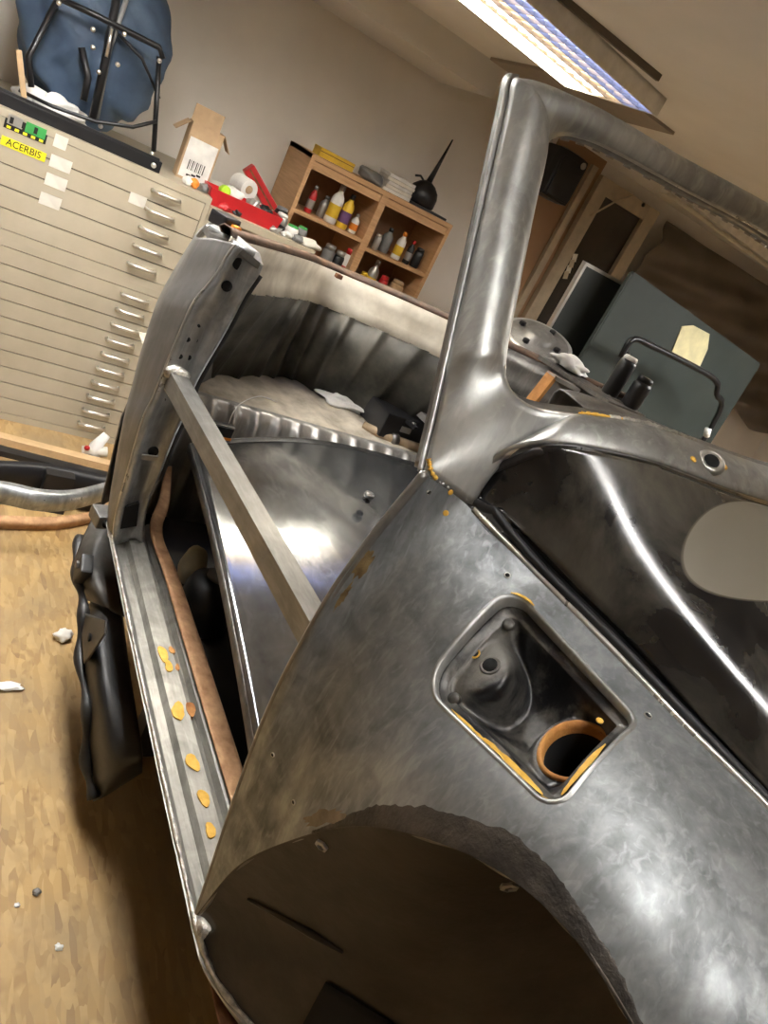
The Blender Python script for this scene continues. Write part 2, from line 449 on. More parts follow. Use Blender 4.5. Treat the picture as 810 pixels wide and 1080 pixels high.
# fuel filler opening, rounded four-sided outline in its own plane
fc, fn = on_panel(560, 737)
fx = (on_panel(600, 690)[0] - on_panel(500, 785)[0]); fx = (fx - fn * fx.dot(fn)).normalized(); fy = fn.cross(fx).normalized()
def flat2(p): d = p - fc; return d.dot(fx), d.dot(fy)
corn = [flat2(on_panel(*q)[0]) for q in ((541, 619), (672, 760), (585, 856), (447, 722))]
rads = [.022, .016, .016, .034]
def rounded(corn, rads, seg=10):
    out = []; n = len(corn)
    for i in range(n):
        p = V((*corn[i], 0)); a = V((*corn[i - 1], 0)); b = V((*corn[(i + 1) % n], 0))
        u = (a - p).normalized(); v = (b - p).normalized(); ang = u.angle(v); r = rads[i]
        t = r / math.tan(ang / 2); c = p + (u + v).normalized() * (r / math.sin(ang / 2))
        s = p + u * t - c; e = p + v * t - c
        for k in range(seg + 1):
            q = s.lerp(e, k / seg).normalized() * r + c; out.append((q.x, q.y))
    return out
LOOP = rounded(corn, rads)
def resample(poly, n):
    L = [0]
    for i in range(len(poly)): L.append(L[-1] + math.dist(poly[i], poly[(i + 1) % len(poly)]))
    out = []; k = 0
    for j in range(n):
        s = L[-1] * j / n
        while L[k + 1] < s: k += 1
        f = (s - L[k]) / max(1e-9, L[k + 1] - L[k]); a = poly[k]; b = poly[(k + 1) % len(poly)]
        out.append((a[0] + (b[0] - a[0]) * f, a[1] + (b[1] - a[1]) * f))
    return out
LOOP = resample(LOOP, 96)
def sd_poly(q, poly):
    best = 9; bp = None; ins = False; n = len(poly)
    for i in range(n):
        ax, ay = poly[i]; bx, by = poly[(i + 1) % n]
        dx, dy = bx - ax, by - ay; t = max(0, min(1, ((q[0] - ax) * dx + (q[1] - ay) * dy) / (dx * dx + dy * dy)))
        px, py = ax + dx * t, ay + dy * t; d = math.hypot(q[0] - px, q[1] - py)
        if d < best: best, bp = d, (px, py)
        if (ay > q[1]) != (by > q[1]) and q[0] < dx * (q[1] - ay) / dy + ax: ins = not ins
    return (-best if ins else best), bp
def drop(q, lift=0.0):
    o = fc + fx * q[0] + fy * q[1] + fn * .1
    h = bvh.ray_cast(o, -fn)
    return h[0] + fn * lift
cell = .0042
inside = set()
for k, p in enumerate(qv):
    if (p - fc).length > .2: continue
    q = flat2(p); sd, bp = sd_poly(q, LOOP)
    if abs(sd) < cell * .62: qv[k] = drop(bp)
    elif sd < 0: inside.add(k)
qf2 = []
for f in qf:
    if any(k in inside for k in f): continue
    c = sum((qv[k] for k in f), V()) / 4
    if (c - fc).length < .2 and sd_poly(flat2(c), LOOP)[0] < -1e-4: continue
    qf2.append(f)
quarter = mesh('front_quarter_panel', qv, qf2, M['steel'], car, True)
# strip of old undercoat left along the fender line
_rnd = random.Random(12); ub = []; wd = 6.0
for i in range(48, 186):
    wd += _rnd.uniform(-.8, .8); wd = max(4, min(10, wd)); taper = min(1, (i - 47) / 18)
    n_ = max(1.0, (wd + 9 * math.sin(math.pi * min(1, (i - 47) / 105)) ** 2) * taper); col = []
    for j in range(7):
        f = NT - 1 - n_ * (j / 6); j0 = min(NT - 2, int(f)); p = G[i][j0].lerp(G[i][j0 + 1], f - j0)
        tx = (G[min(i + 1, NSQ - 1)][j0] - G[i - 1][j0]); ty = G[i][j0 + 1] - G[i][max(0, j0 - 1)]
        n3 = tx.cross(ty).normalized()
        if n3.dot(CAM - p) < 0: n3 = -n3
        col.append(p + n3 * (.0008 if 0 < j < 6 else .0001))
    ub.append(col)
M['undercoat'] = two('old_undercoat', (.018, .015, .012), (.075, .062, .050), 26, .38, .72, .5, .4, bmp=.3)
gridmesh('undercoat_strip', ub, M['undercoat'], car)
# pocket of the filler: raised rim, step, walls, bowl
def ring(off, depth):
    """outline moved inwards by off, down by depth"""
    n = len(LOOP); out = []
    for i in range(n):
        a = V((*LOOP[i - 1], 0)); b = V((*LOOP[(i + 1) % n], 0)); t = (b - a).normalized()
        nn = V((-t.y, t.x, 0))
        q = V((*LOOP[i], 0)) + nn * off
        if i == 0 and sd_poly((q.x, q.y), LOOP)[0] > 0 and off > 0: return ring(-off - 1000, depth)
        out.append(q)
    return [drop((q.x, q.y), 0) - fn * depth for q in out]
a = V((*LOOP[1], 0)) - V((*LOOP[-1], 0)); nn = V((-a.y, a.x, 0)).normalized(); t0 = V((*LOOP[0], 0)) + nn * .004
SGN = 1 if sd_poly((t0.x, t0.y), LOOP)[0] < 0 else -1
def ring(off, depth):
    n = len(LOOP); out = []
    for i in range(n):
        a = V((*LOOP[i - 1], 0)); b = V((*LOOP[(i + 1) % n], 0)); t = (b - a).normalized()
        q = V((*LOOP[i], 0)) + V((-t.y, t.x, 0)) * off * SGN
        out.append(drop((q.x, q.y), 0) - fn * depth)
    return out
def rings_mesh(name, rs, mat, parent, smooth=True):
    n = len(rs[0]); vs = [p for r in rs for p in r]; fs = []
    for i in range(len(rs) - 1):
        for k in range(n): fs.append((i * n + k, i * n + (k + 1) % n, (i + 1) * n + (k + 1) % n, (i + 1) * n + k))
    o = mesh(name, vs, fs, mat, parent, smooth)
    bm = bmesh.new(); bm.from_mesh(o.data); bmesh.ops.recalc_face_normals(bm, faces=bm.faces)
    bm.to_mesh(o.data); bm.free()
    return o
M['pocket'] = two('pocket_black_grey', (.006, .006, .007), (.17, .16, .14), 16, .47, .72, .35, .2, r2=.5, bmp=.2, dist=.5)
M['rim'] = steel('bare_rim', 0.35, 0.7, (1, .97, .88), .3)
rings_mesh('filler_rim', [ring(-.0040, -.0003), ring(-.0028, -.0012), ring(-.0012, -.0013), ring(.0008, .0006), ring(.003, .010)], M['steel_pillar'], car)
pocket = empty('fuel_filler_pocket', (0, 0, 0), 0, car)
rings_mesh('pocket_flange', [ring(.003, .010), ring(.0035, .013), ring(.012, .0145), ring(.0135, .016)], M['pocket'], pocket)
# bowl as a height field under the flange
BL = []
for p in ring(.0135, .016): BL.append(flat2(p))
nb = len(BL)
bcx = sum(q[0] for q in BL) / nb; bcy = sum(q[1] for q in BL) / nb
hole_c = flat2(on_panel(606, 760)[0])
shelf_c = flat2(on_panel(505, 690)[0])
HR = (.034, .027)
hdir = on_panel(640, 770)[0] - on_panel(575, 810)[0]; hang = math.atan2(hdir.dot(fy), hdir.dot(fx))
def hole_sd(p):
    dx, dy = p[0] - hole_c[0], p[1] - hole_c[1]; c, s = math.cos(-hang), math.sin(-hang)
    a, b = (dx * c - dy * s) / HR[0], (dx * s + dy * c) / HR[1]
    return math.hypot(a, b)
def bdepth(q, u):
    """u = 1 at the wall, 0 in the middle"""
    d = .016 + .05 * (1 - u ** 3.0)
    s = math.hypot(q[0] - shelf_c[0], q[1] - shelf_c[1])
    k = max(0, min(1, (s - .026) / .022)); k = k * k * (3 - 2 * k)
    d = .020 + (d - .020) * k if u < .98 else d
    hcl = math.hypot(q[0] - hole_c[0], q[1] - hole_c[1])
    g = max(0, min(1, (1.55 - hole_sd(q)) / .3)) if u < .975 else 0
    return d * (1 - g) + .046 * g
NR = 34
rows = []
bv, bf = [], []
for i in range(NR):
    u = 1 - i / NR
    for q in BL:
        p = (bcx + (q[0] - bcx) * u, bcy + (q[1] - bcy) * u)
        bv.append((p, bdepth(p, u)))
bv.append(((bcx, bcy), bdepth((bcx, bcy), 0)))
pts = []; holein = set()
for k, (p, d) in enumerate(bv):
    e = hole_sd(p)
    if abs(e - 1) < .07:
        p = (hole_c[0] + (p[0] - hole_c[0]) / e, hole_c[1] + (p[1] - hole_c[1]) / e)
    elif e < 1: holein.add(k)
    base = drop(BL[k % nb]) if False else fc + fx * p[0] + fy * p[1]
    pts.append((p, d))
def fdrop(p, d):
    h = bvh.ray_cast(fc + fx * p[0] + fy * p[1] + fn * .1, -fn)[0]
    return h - fn * d
pv = [fdrop(p, d) for p, d in pts]
for i in range(NR):
    for k in range(nb):
        if i < NR - 1: f = (i * nb + k, i * nb + (k + 1) % nb, (i + 1) * nb + (k + 1) % nb, (i + 1) * nb + k)
        else: f = (i * nb + k, i * nb + (k + 1) % nb, NR * nb)
        if any(j in holein for j in f): continue
        c = [sum(pts[j][0][m] for j in f) / len(f) for m in (0, 1)]
        if hole_sd(c) < .985: continue
        bf.append(f)
mesh('pocket_bowl', pv, bf, M['pocket'], pocket, True)
# neck ring and neck tube in the filler hole
hr = []
for k in range(40):
    g = 2 * math.pi * k / 40; c, s = math.cos(hang), math.sin(hang); x, y = HR[0] * math.cos(g), HR[1] * math.sin(g)
    hr.append((x * c - y * s, x * s + y * c))
def hring(sc, dd):
    return [fdrop((hole_c[0] + q[0] * sc, hole_c[1] + q[1] * sc), .046 + dd) for q in hr]
rings_mesh('neck_ring', [hring(1.16, .004), hring(1.12, -.003), hring(1.02, -.004), hring(.98, .004), hring(.96, .012)], M['rust'], pocket)
rings_mesh('filler_neck', [hring(.96, .012), hring(.95, .09), hring(.5, .092), hring(.02, .092)], M['void'], pocket)
def disc_at(name, x, y, r, mat, parent, lift=.0006, th=.002, n=14, ry=None, dep=0.0):
    p, nrm = on_panel(x, y)
    return lathe(name, [(r * .1, 0), (r, 0), (r, th * .6), (r * .85, th), (r * .1, th)], mat, parent, n, p - nrm * (dep - lift), axis_R(nrm))
def hole_at(x, y, r, parent=car, dep=0.0, rimmat=None):
    p, nrm = on_panel(x, y); R = axis_R(nrm); p = p - nrm * dep
    lathe('hole_rim', [(r, -.001), (r * 1.35, .0002), (r * 1.3, .0012), (r, .0016), (r * .92, .0004)], rimmat or M['rim'], parent, 14, p, R)
    lathe('hole', [(r * .1, -.004), (r, -.004), (r, .0010), (r * .1, .0010)], M['void'], parent, 14, p, R)  # uncut panel: a dark disc paints the shade inside the hole
hole_at(512, 690, .0080, pocket, .020, M['pocket'])
hole_at(496, 680, .0042, pocket, .018, M['ochre'])
for (x, y) in ((537, 649), (471, 730)):
    disc_at('pocket_rivet', x, y, .0065, M['pocket'], pocket, dep=.019, th=.006)
disc_at('pocket_plug', 549, 806, .005, M['steel_dark'], pocket, dep=.052, th=.005)
# chips of ochre primer on the rim of the pocket
def patch_on(name, ptsxy, mat, parent, lift=.0007, dep=0.0, seed=0):
    pts3 = []
    for q in ptsxy:
        p, nrm = on_panel(*q); pts3.append(p - nrm * (dep - lift))
    return mesh(name, pts3, [tuple(range(len(pts3)))], mat, parent)
def edge_chip(i0, i1, o0, o1, dep, parent):
    rnd = random.Random(i0); a = []; b = []
    ra = ring(o0, dep); rb = ring(o1, dep)
    n = len(ra); vs = []; fs = []
    m = (i1 - i0) % n
    for k in range(m + 1):
        j = (i0 + k) % n; w_ = math.sin(math.pi * (k + .2) / (m + .4)) ** .5 * rnd.uniform(.55, 1)
        c = ra[j].lerp(rb[j], .5); vs += [c.lerp(ra[j], w_), c.lerp(rb[j], w_)]
    for k in range(m): fs.append((2 * k, 2 * k + 1, 2 * k + 3, 2 * k + 2))
    return solid(mesh('primer_chip', vs, fs, M['ochre'], parent), .0006, 0)
def loop_index(x, y):
    q = flat2(on_panel(x, y)[0]); return min(range(96), key=lambda i: math.dist(LOOP[i], q))
def chip_between(a, b, o0, o1, dep):
    i, j = loop_index(*a), loop_index(*b)
    if (j - i) % 96 > 48: i, j = j, i
    edge_chip(i, j, o0, o1, dep, pocket)
chip_between((500, 782), (560, 838), .004, .010, .0125)
chip_between((600, 840), (650, 785), .005, .011, .0125)
chip_between((468, 745), (505, 788), .004, .007, .0120)
chip_between((535, 622), (560, 640), -.005, -.001, -.0032)
chip_between((560, 843), (585, 853), .003, .007, .0118)
disc_at('primer_chip', 640, 745, .0035, M['ochre'], pocket, dep=.020, th=.001)
# small holes along the panel
for (x, y, r) in ((535, 607, .0026), (683, 755, .0030), (452, 519, .0022), (288, 796, .0022), (310, 846, .0024)):
    hole_at(x, y, r)
for (x, y, r) in ((340, 890, .006), (537, 935, .0075), (243, 962, .006)):
    p, nrm = on_panel(x, y - 12 if x == 340 else y - 14)
for (x, y) in ((470, 541), (475, 519)):
    disc_at('rust_spot', x, y, .0032, M['ochre'], car, th=.0006)
# rusty run and weld bead along the door edge of the quarter panel
def on_edge(k, n=60): return crom(POST, n)[k]
edge_line = crom(POST, 60)
tube('door_edge_flange', [p + V((-.004, .004, 0)) for p in edge_line], .0055, M['steel_dark'], car, 8)
def blob_patch(name, cx, cy, rx, ry, ang, mat, seed, lift=.0008, parent=car, n=26):
    rnd = random.Random(seed); vs = []
    c, s = math.cos(ang), math.sin(ang)
    cen, nr = on_panel(cx, cy, lift); vs.append(cen)
    for k in range(n):
        g = 2 * math.pi * k / n; f = rnd.uniform(.62, 1.08)
        x, y = rx * f * math.cos(g), ry * f * math.sin(g)
        vs.append(on_panel(cx + x * c - y * s, cy + x * s + y * c, lift)[0])
    return mesh(name, vs, [(0, 1 + k, 1 + (k + 1) % n) for k in range(n)], mat, parent, True)
M['weldrust'] = two('brown_weld_stain', (.14, .085, .03), (.36, .25, .11), 60, .35, .65, .55, .5, bmp=.5)
blob_patch('rust_stain', 383, 596, 8, 20, math.radians(35), M['weldrust'], 3)
blob_patch('rust_stain', 362, 628, 3.5, 20, math.radians(34), M['weldrust'], 8)
M['filler'] = two('grey_brown_filler', (.16, .125, .085), (.26, .21, .15), 40, .35, .65, .6, .3, bmp=.2)
blob_patch('filler_stain', 342, 862, 26, 9, math.radians(-10), M['filler'], 5)

# lip along the hood edge of the quarter panel
lip = crom(TOP[2:], 60)
tube('hood_edge_lip', [p + V((0, .002, .001)) for p in lip], .0036, M['rim'], car, 8)

# ---- wheel housing below the fender line
HC = []
FLN = [V((-.567, .489, H - .992)), V((-.50, .500, H - .994)), V((-.44, .532, H - .996)), V((-.36, .590, H - 1.0))]
for k, p in enumerate(ARCH):
    if k < 4:
        f = FLN[k]
        HC.append([p, p.lerp(f, .06) + V((.004, .010, 0)), p.lerp(f, .3) + V((.012, .018 + .012 * k, 0)), p.lerp(f, .55) + V((.012, .016 + .014 * k, 0)), p.lerp(f, .85) + V((.004, .006 + .006 * k, 0)), f])
    elif k == -1: HC.append([p, p + V((.01, .02, -.02)), p + V((.03, .05, -.03)), p + V((.09, .07, -.05)), p + V((.17, .08, -.10)), p + V((.2, .09, -.2))])
    else:
        yi = .70 + .02 * k
        z2 = p.z + (.02 if k > 2 else -.01)
        xi = p.x + .02 + .012 * k
        HC.append([p, p + V((.001, .016, -.006)), V((p.x + .012, p.y + .07, p.z - .02)), V((xi, yi - .08, z2 - .05)), V((xi + .02, yi, z2 - .22)), V((xi + .03, yi + .01, .42))])
gh = loft(HC, 70, 40)
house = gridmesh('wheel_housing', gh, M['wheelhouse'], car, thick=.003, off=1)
# folded fender flange along the arch
tube('fender_flange', [p + V((0, .004, 0)) for p in crom(ARCH, 70)], [.0022 + .0012 * math.sin(i * .9) for i in range(70)], M['steel_dark'], car, 6)
hb = BVHTree.FromPolygons([p for c in gh for p in c], [(i * 40 + j, i * 40 + j + 1, (i + 1) * 40 + j + 1, (i + 1) * 40 + j) for i in range(69) for j in range(39)])
def on_house(x, y):
    d = ray(x, y).normalized(); h = hb.ray_cast(CAM, d)
    if h[0] is None: h = bvh.ray_cast(CAM, d)
    if h[0] is None: h = hb.find_nearest(PY(x, y, .5))
    n = h[1] if h[1].dot(d) < 0 else -h[1]
    return h[0], n
for (x, y, r) in ((340, 891, .0065), (537, 934, .0075), (640, 992, .004)):
    p, n = on_house(x, y); R = axis_R(n)
    lathe('captive_nut', [(r * .5, .001), (r * 1.3, .0), (r * 1.25, .003), (r * .7, .004), (r * .62, .001)], M['lightgrey'], car, 6, p, R)
    lathe('hole', [(r * .1, 0), (r * .6, 0), (r * .6, .0015), (r * .1, .0015)], M['void'], car, 10, p, R)  # dark disc in place of a shaded bore through the nut
# near-black patch laid on the housing for the shade inside a torn opening
ta, tb, tc_ = V((345, 1034, 0)), V((436, 1090, 0)), V((312, 1094, 0)); tv, tf, ix = [], [], {}
for i in range(9):
    for j in range(9 - i):
        w3 = ta + (tb - ta) * (i / 8) + (tc_ - ta) * (j / 8); p, n = on_house(w3.x, w3.y); ix[(i, j)] = len(tv); tv.append(p + n * .003)
for i in range(8):
    for j in range(8 - i):
        tf.append((ix[(i, j)], ix[(i + 1, j)], ix[(i, j + 1)]))
        if i + j < 7: tf.append((ix[(i + 1, j)], ix[(i + 1, j + 1)], ix[(i, j + 1)]))
solid(mesh('torn_opening_dark', tv, tf, M['void'], car, True), .002, 0)
q = [on_house(*a) for a in ((262, 948), (300, 968), (330, 984), (362, 1004))]
tube('housing_seam', [p + n * .001 for p, n in q], [.002, .004, .006, .002], M['pan'], car, 6)

# ---- pillar, cowl and windscreen frame as one skin
def ly(py): return .52 + (.475 - .52) * (py - 88) / (499 - 88)
O, I = [], []
def st(o, i): O.append(o); I.append(i)
# from the middle of the top rail to the corner, down the pillar, round to the middle of the cowl
st(V((-.785, YC, H + .195)), V((-.765, YC, H + .155)))
st(PX(810, 217, -.800), PX(810, 247, -.785))
st(PX(720, 168, -.820), PX(720, 198, -.800))
st(PX(640, 121, -.842), PX(645, 157, -.820))
st(PX(592, 98, -.855), PX(612, 144, -.830))
st(PX(566, 88, -.862), PX(592, 141, -.836))
st(PX(550, 85, -.866), PX(578, 147, -.838))
st(PY(540, 87, .520), PX(572, 160, -.836))
st(PY(533, 120, ly(120)), PX(568, 190, -.815))
st(PY(515, 200, ly(200)), PX(558, 240, -.770))
st(PY(497, 280, ly(280)), PX(545, 305, -.712))
st(PY(480, 355, ly(355)), PX(534, 360, -.668))
st(PY(470, 400, ly(400)), PX(531, 388, -.648))
st(PY(462, 436, ly(436)), PX(532, 398, -.640))
st(PY(454, 470, ly(470)), PX(535, 407, -.630))
st(PY(447, 499, .470), PX(539, 413, -.622))
st(PY(470, 514, .498), PX(543, 418, -.615))
st(PY(496, 531, .528), PX(548, 423, -.606))
st(PY(503, 508, .532), PX(554, 427, -.600))
st(PY(518, 487, .532), PX(562, 430, -.592))
st(PX(545, 471, -.565), PX(576, 433, -.584))
st(PX(600, 469, -.535), PX(622, 440, -.570))
st(PX(680, 484, -.505), PX(682, 450, -.558))
st(PX(745, 507, -.485), PX(750, 475, -.548))
st(PX(810, 529, -.468), PX(810, 497, -.542))
st(V((-.43, YC, H - .098)), V((-.53, YC, H - .085)))
NN = len(O)
_ic = crom([I[12]] + [PX(533, 403, -.634), PX(541, 417, -.617), PX(556, 428, -.598), PX(578, 434.5, -.583), I[21]], 200)
_L = [0]
for k in range(199): _L.append(_L[-1] + (_ic[k + 1] - _ic[k]).length)
for k in range(13, 21):
    tgt = _L[-1] * ((k - 12) / 9) ; j = min(range(200), key=lambda m: abs(_L[m] - tgt)); I[k] = _ic[j]
BG = []
for k in range(NN):
    o, i = O[k], I[k]
    a = (O[min(k + 1, NN - 1)] + I[min(k + 1, NN - 1)] - O[max(k - 1, 0)] - I[max(k - 1, 0)])
    nrm = a.cross(i - o)
    if nrm.length < 1e-9: nrm = V((0, 0, 1))
    nrm.normalize()
    if nrm.dot(CAM + V((.6, .2, .3)) - (o + i) / 2) < 0: nrm = -nrm
    w_ = (i - o).length
    b = .30 * w_ if k < 13 else (.18 * w_ if k < 16 else .12 * w_)
    b = min(b, .026)
    BG.append([o, o.lerp(i, .22) + nrm * b * .75, o.lerp(i, .5) + nrm * b, o.lerp(i, .78) + nrm * b * .75, i])
# denser along the frame; keep the foot corner crisp by chaining two runs
def run(a, b, n): return loft(BG[a:b], n, 14)
frame_run = run(0, 16, 110); cowl_run = run(15, NN, 90)
FR = frame_run + cowl_run[1:]
LO, HI = 84, 160
for it in range(160):
    new = {}
    for i in range(LO, HI):
        wt = min(1.0, (i - LO) / 12, (HI - i) / 22)
        for j in range(1, 13):
            avg = (FR[i - 1][j] + FR[i + 1][j] + FR[i][j - 1] + FR[i][j + 1]) / 4
            new[(i, j)] = FR[i][j].lerp(avg, wt)
    for (i, j), q in new.items(): FR[i][j] = q
ws = gridmesh('windscreen_frame', FR, M['steel_pillar'], car, thick=.005, off=0)
mirror_copy(ws)
# dark glazing channel inside the opening and its row of clips
ch = [c[-1] for c in FR]
cen = V((-.70, YC, H + .03))
inner = []
for k, p in enumerate(ch):
    d = (cen - p); d.x *= .3; d.normalize(); inner.append((p, d))
Gc = [[p + V((-.004, 0, 0)), p + d * .004 + V((-.012, 0, -.004)), p + d * .010 + V((-.024, 0, -.002))] for p, d in inner]
gc = gridmesh('glazing_channel', Gc, M['steel_dark'], car, thick=.002, off=0)
mirror_copy(gc)
cl = [c[2] for c in Gc]
tot = 0
for k in range(2, 62):
    p0, p1 = cl[k - 1], cl[k]
    seg = (p1 - p0).length; tot += seg
    if tot > .020:
        tot = 0
        R = (p1 - p0).to_track_quat('X', 'Z').to_matrix()
        box('glazing_clip', p1 + inner[k][1] * .002, (.011, .002, .005), M['lightgrey'], car, R)
tube('opening_lip', [c[-1] for c in FR], .0028, M['rim'], car, 6)
# outer drip edge of the pillar, with the groove behind it
ed = [c[0] for c in frame_run][44:]
tube('pillar_drip_edge', [p + V((-.004, -.003, 0)) for p in ed], .0035, M['steel_pillar'], car, 6)
tube('pillar_groove', [p + V((-.016, .004, 0)) for p in ed], .0075, M['steel_dark'], car, 6)
# pipe stub (wiper spindle hole) on the cowl
_nt = len(FR[0]); cb_ = BVHTree.FromPolygons([q for c in FR for q in c], [(i * _nt + j, i * _nt + j + 1, (i + 1) * _nt + j + 1, (i + 1) * _nt + j) for i in range(len(FR) - 1) for j in range(_nt - 1)])
def on_cowl(x, y):
    h = cb_.ray_cast(CAM, ray(x, y).normalized())
    if h[0] is None: h = cb_.find_nearest(PX(x, y, -.512))
    return h[0], (h[1] if h[1].dot(CAM - h[0]) > 0 else -h[1])
p, n = on_cowl(748, 489); n = (n + V((.2, -.5, 0))).normalized()
lathe('wiper_hole', [(.004, -.004), (.0095, -.004), (.0095, .004), (.0125, .0035), (.0165, -.001)], M['rim'], car, 20, p + n * .004, axis_R(n))
lathe('hole', [(.001, 0), (.0088, 0), (.0088, .0036), (.001, .0036)], M['void'], car, 16, p + n * .002, axis_R(n))  # near-black disc painted as the dark inside of the spindle hole
for dx, dy in ((-19, -3), (14, 5)):
    q_, n = on_cowl(748 + dx, 489 + dy)
    lathe('rust_spot', [(.0005, 0), (.004, 0), (.0035, .0012), (.0005, .0012)], M['ochre'], car, 9, q_ + n * .0028, axis_R(n))
# crust of old sealant where pillar, cowl and quarter panel meet
def bead(name, pts, r, mat, seed, parent=car):
    rnd = random.Random(seed); line = crom(pts, 40)
    return tube(name, line, [r * rnd.uniform(.45, 1.15) for _ in line], mat, parent, 6)
bead('joint_bead', [O[15] + V((0, -.002, .002)), O[16] + V((0, -.002, .002)), O[17] + V((0, -.002, .002))], .0022, M['steel_pillar'], 1)
bead('rust_bead', [PY(452, 484, .470), PY(455, 497, .474), PY(460, 505, .482)], .0026, M['ochre'], 2)
bead('rust_bead', [I[20] + V((0, -.001, .003)), I[21] + V((0, -.001, .004)), I[21].lerp(I[22], .6) + V((0, -.001, .004))], .0022, M['ochre'], 4)
bead('sealant_crust', [I[21].lerp(I[22], .3) + V((0, 0, .004)), I[22] + V((0, 0, .004)), I[22].lerp(I[23], .7) + V((0, 0, .004))], .003, M['weld'], 5)

# ---- hood
def lerp(a, b, t): return a + (b - a) * t
edgeR = crom([PY(503, 527, .538), PZ(522, 541, H - .250), PY(578, 597, .592), PY(658, 674, .625), PY(738, 756, .650), PY(822, 842, .678), PY(920, 945, .715), V((.20, .80, H - .37)), V((.42, .92, H - .46))], 80)
rear = [PY(509, 508, .541), PY(524, 489, .545), PX(548, 474.5, -.557), PX(600, 473, -.530), PX(680, 488, -.500), PX(745, 511, -.480), PX(810, 533, -.463), V((-.42, YC, H - .102))]
NU, NV = 80, 48
rear = [edgeR[0]] + rear
rl = crom(rear, 120)
def rear_at(y):
    for k in range(119):
        if rl[k].y <= y <= rl[k + 1].y: return rl[k].lerp(rl[k + 1], (y - rl[k].y) / max(1e-6, rl[k + 1].y - rl[k].y))
    return rl[-1] if y >= rl[-1].y else rl[0]
GH = []
for i in range(NU):
    u = i / (NU - 1); e = edgeR[i]; row = []
    xm = lerp(-.42, .55, u); zm = H - .102 - .03 * u - .20 * u * u
    for j in range(NV):
        s = j / (NV - 1); wv = s ** 2
        y = lerp(e.y, YC, wv)
        ex = lerp(.30, .44, min(1, u * 1.6))
        if i == 0 or u < 1e-6:
            r_ = rear_at(y); p = V((r_.x, y, r_.z))
        else:
            fz = wv ** ex
            z = lerp(e.z, zm, fz)
            x = lerp(e.x, xm, wv ** .8)
            p = V((x, y, z))
            # blend with the rear edge shape
            r_ = rear_at(y); bl = math.exp(-u * 16)
            p = V((lerp(p.x, r_.x + (e.x - edgeR[0].x) * (1 - wv) + (xm + .42) * wv, bl), y, lerp(p.z, r_.z, bl * .9)))
        row.append(p)
    GH.append(row)
for it in range(140):
    new = [[GH[i][j] if i in (0, NU - 1) else GH[i][j].lerp((GH[i - 1][j] + GH[i + 1][j]) / 2, .9 if 0 < j else 0) for j in range(NV)] for i in range(NU)]
    GH = new
hood = gridmesh('hood', GH, M['hood'], car, thick=.006, off=-1)
mirror_copy(hood)
seal = [GH[0][j] + V((-.005, 0, -.008)) for j in range(NV - 1, -1, -1)] + [GH[i][0] + V((-.002, -.006, -.006)) for i in range(1, NU)]
sl = tube('hood_seal', seal, .005, M['rubber'], car, 8)
mirror_copy(sl)
drain = gridmesh('hood_gutter', [[p + V((0, .001, -.003)), p + V((.0, .018, -.028)), p + V((0, .05, -.03)), p + V((0, .07, -.005))] for p in lip], M['blackmetal'], car, thick=.002)

# ---- sill with its stepped section
def sbend(x): return .004 * math.sin((x + .3) * 2) + max(0, x + .54) ** 1.5 * 1.3
prof = [(.520, -1.050), (.490, -1.008), (.484, -.996), (.492, -.992), (.500, -1.002), (.506, -1.006), (.524, -1.005), (.529, -.988), (.563, -.986), (.568, -1.000), (.580, -1.002), (.588, -.992), (.598, -.990), (.602, -1.0), (.602, -1.12)]
xs = [-1.62, -1.5, -1.3, -1.1, -.9, -.7, -.55, -.42, -.33]
Gs = []
for x in lin([V((a, 0, 0)) for a in xs], 60):
    x = x.x
    Gs.append([V((x, y + sbend(x), H + z)) for y, z in prof])
sill = gridmesh('sill', Gs, M['steel_sill'], car, smooth=False, thick=.002)
mirror_copy(sill)
bead('sill_weld_seam', [V((x, .489 + sbend(x), H - .991)) for x in (-1.6, -1.3, -1.0, -.7, -.57, -.5, -.45, -.40, -.35)], .0052, M['weld'], 9)
fl = []
for x, y0, w_ in ((-2.0, .72, .02), (-1.75, .655, .03), (-1.58, .600, .035), (-1.4, .603, .04), (-1.1, .604, .045), (-.8, .606, .045), (-.6, .606, .04)):
    z = H - .985
    y0 -= .020; fl.append([V((x, y0, z + .006)), V((x, y0 + .006, z + .009)), V((x, y0 + w_ * .6, z + .006)), V((x, y0 + w_, z + .001)), V((x, y0 + w_ + .003, z - .04))])
fo = gridmesh('rusty_inner_flange', loft(fl, 50, 10), M['rust_pale'], car, thick=.002)
mirror_copy(fo)
# primer spots on the sill
def sill_spot(x, y, rx, ry, mat, seed):
    rnd = random.Random(seed); c = PZ(x, y, H - .9865); n = 18; vs = []
    for k in range(n):
        g = 2 * math.pi * k / n; f = .92 + .13 * math.sin(2 * g + seed) + .08 * math.sin(3 * g + seed * 2) + rnd.uniform(-.05, .05); vs.append(c + V((rx * f * math.cos(g), ry * f * math.sin(g), .0016)))
    return extrude('primer_spot' if mat is M['ochre'] else 'rust_spot', vs, (0, 0, -.012), mat, car)
for k, (x, y, rx, ry, m) in enumerate(((172, 690, .022, .011, 'ochre'), (178, 703, .016, .009, 'ochre'), (188, 750, .024, .013, 'ochre'), (201, 748, .022, .009, 'rust'), (181, 686, .012, .006, 'rust'),
                                       (203, 804, .020, .012, 'ochre'), (215, 842, .017, .011, 'ochre'), (222, 876, .014, .010, 'ochre'), (187, 704, .01, .005, 'rust'))):
    sill_spot(x, y, rx, ry, M[m], 20 + k)
lump('weld_blob', FLN[0] + V((0, .004, .004)), (.016, .010, .010), M['weld'], car, .3, 2, 8)
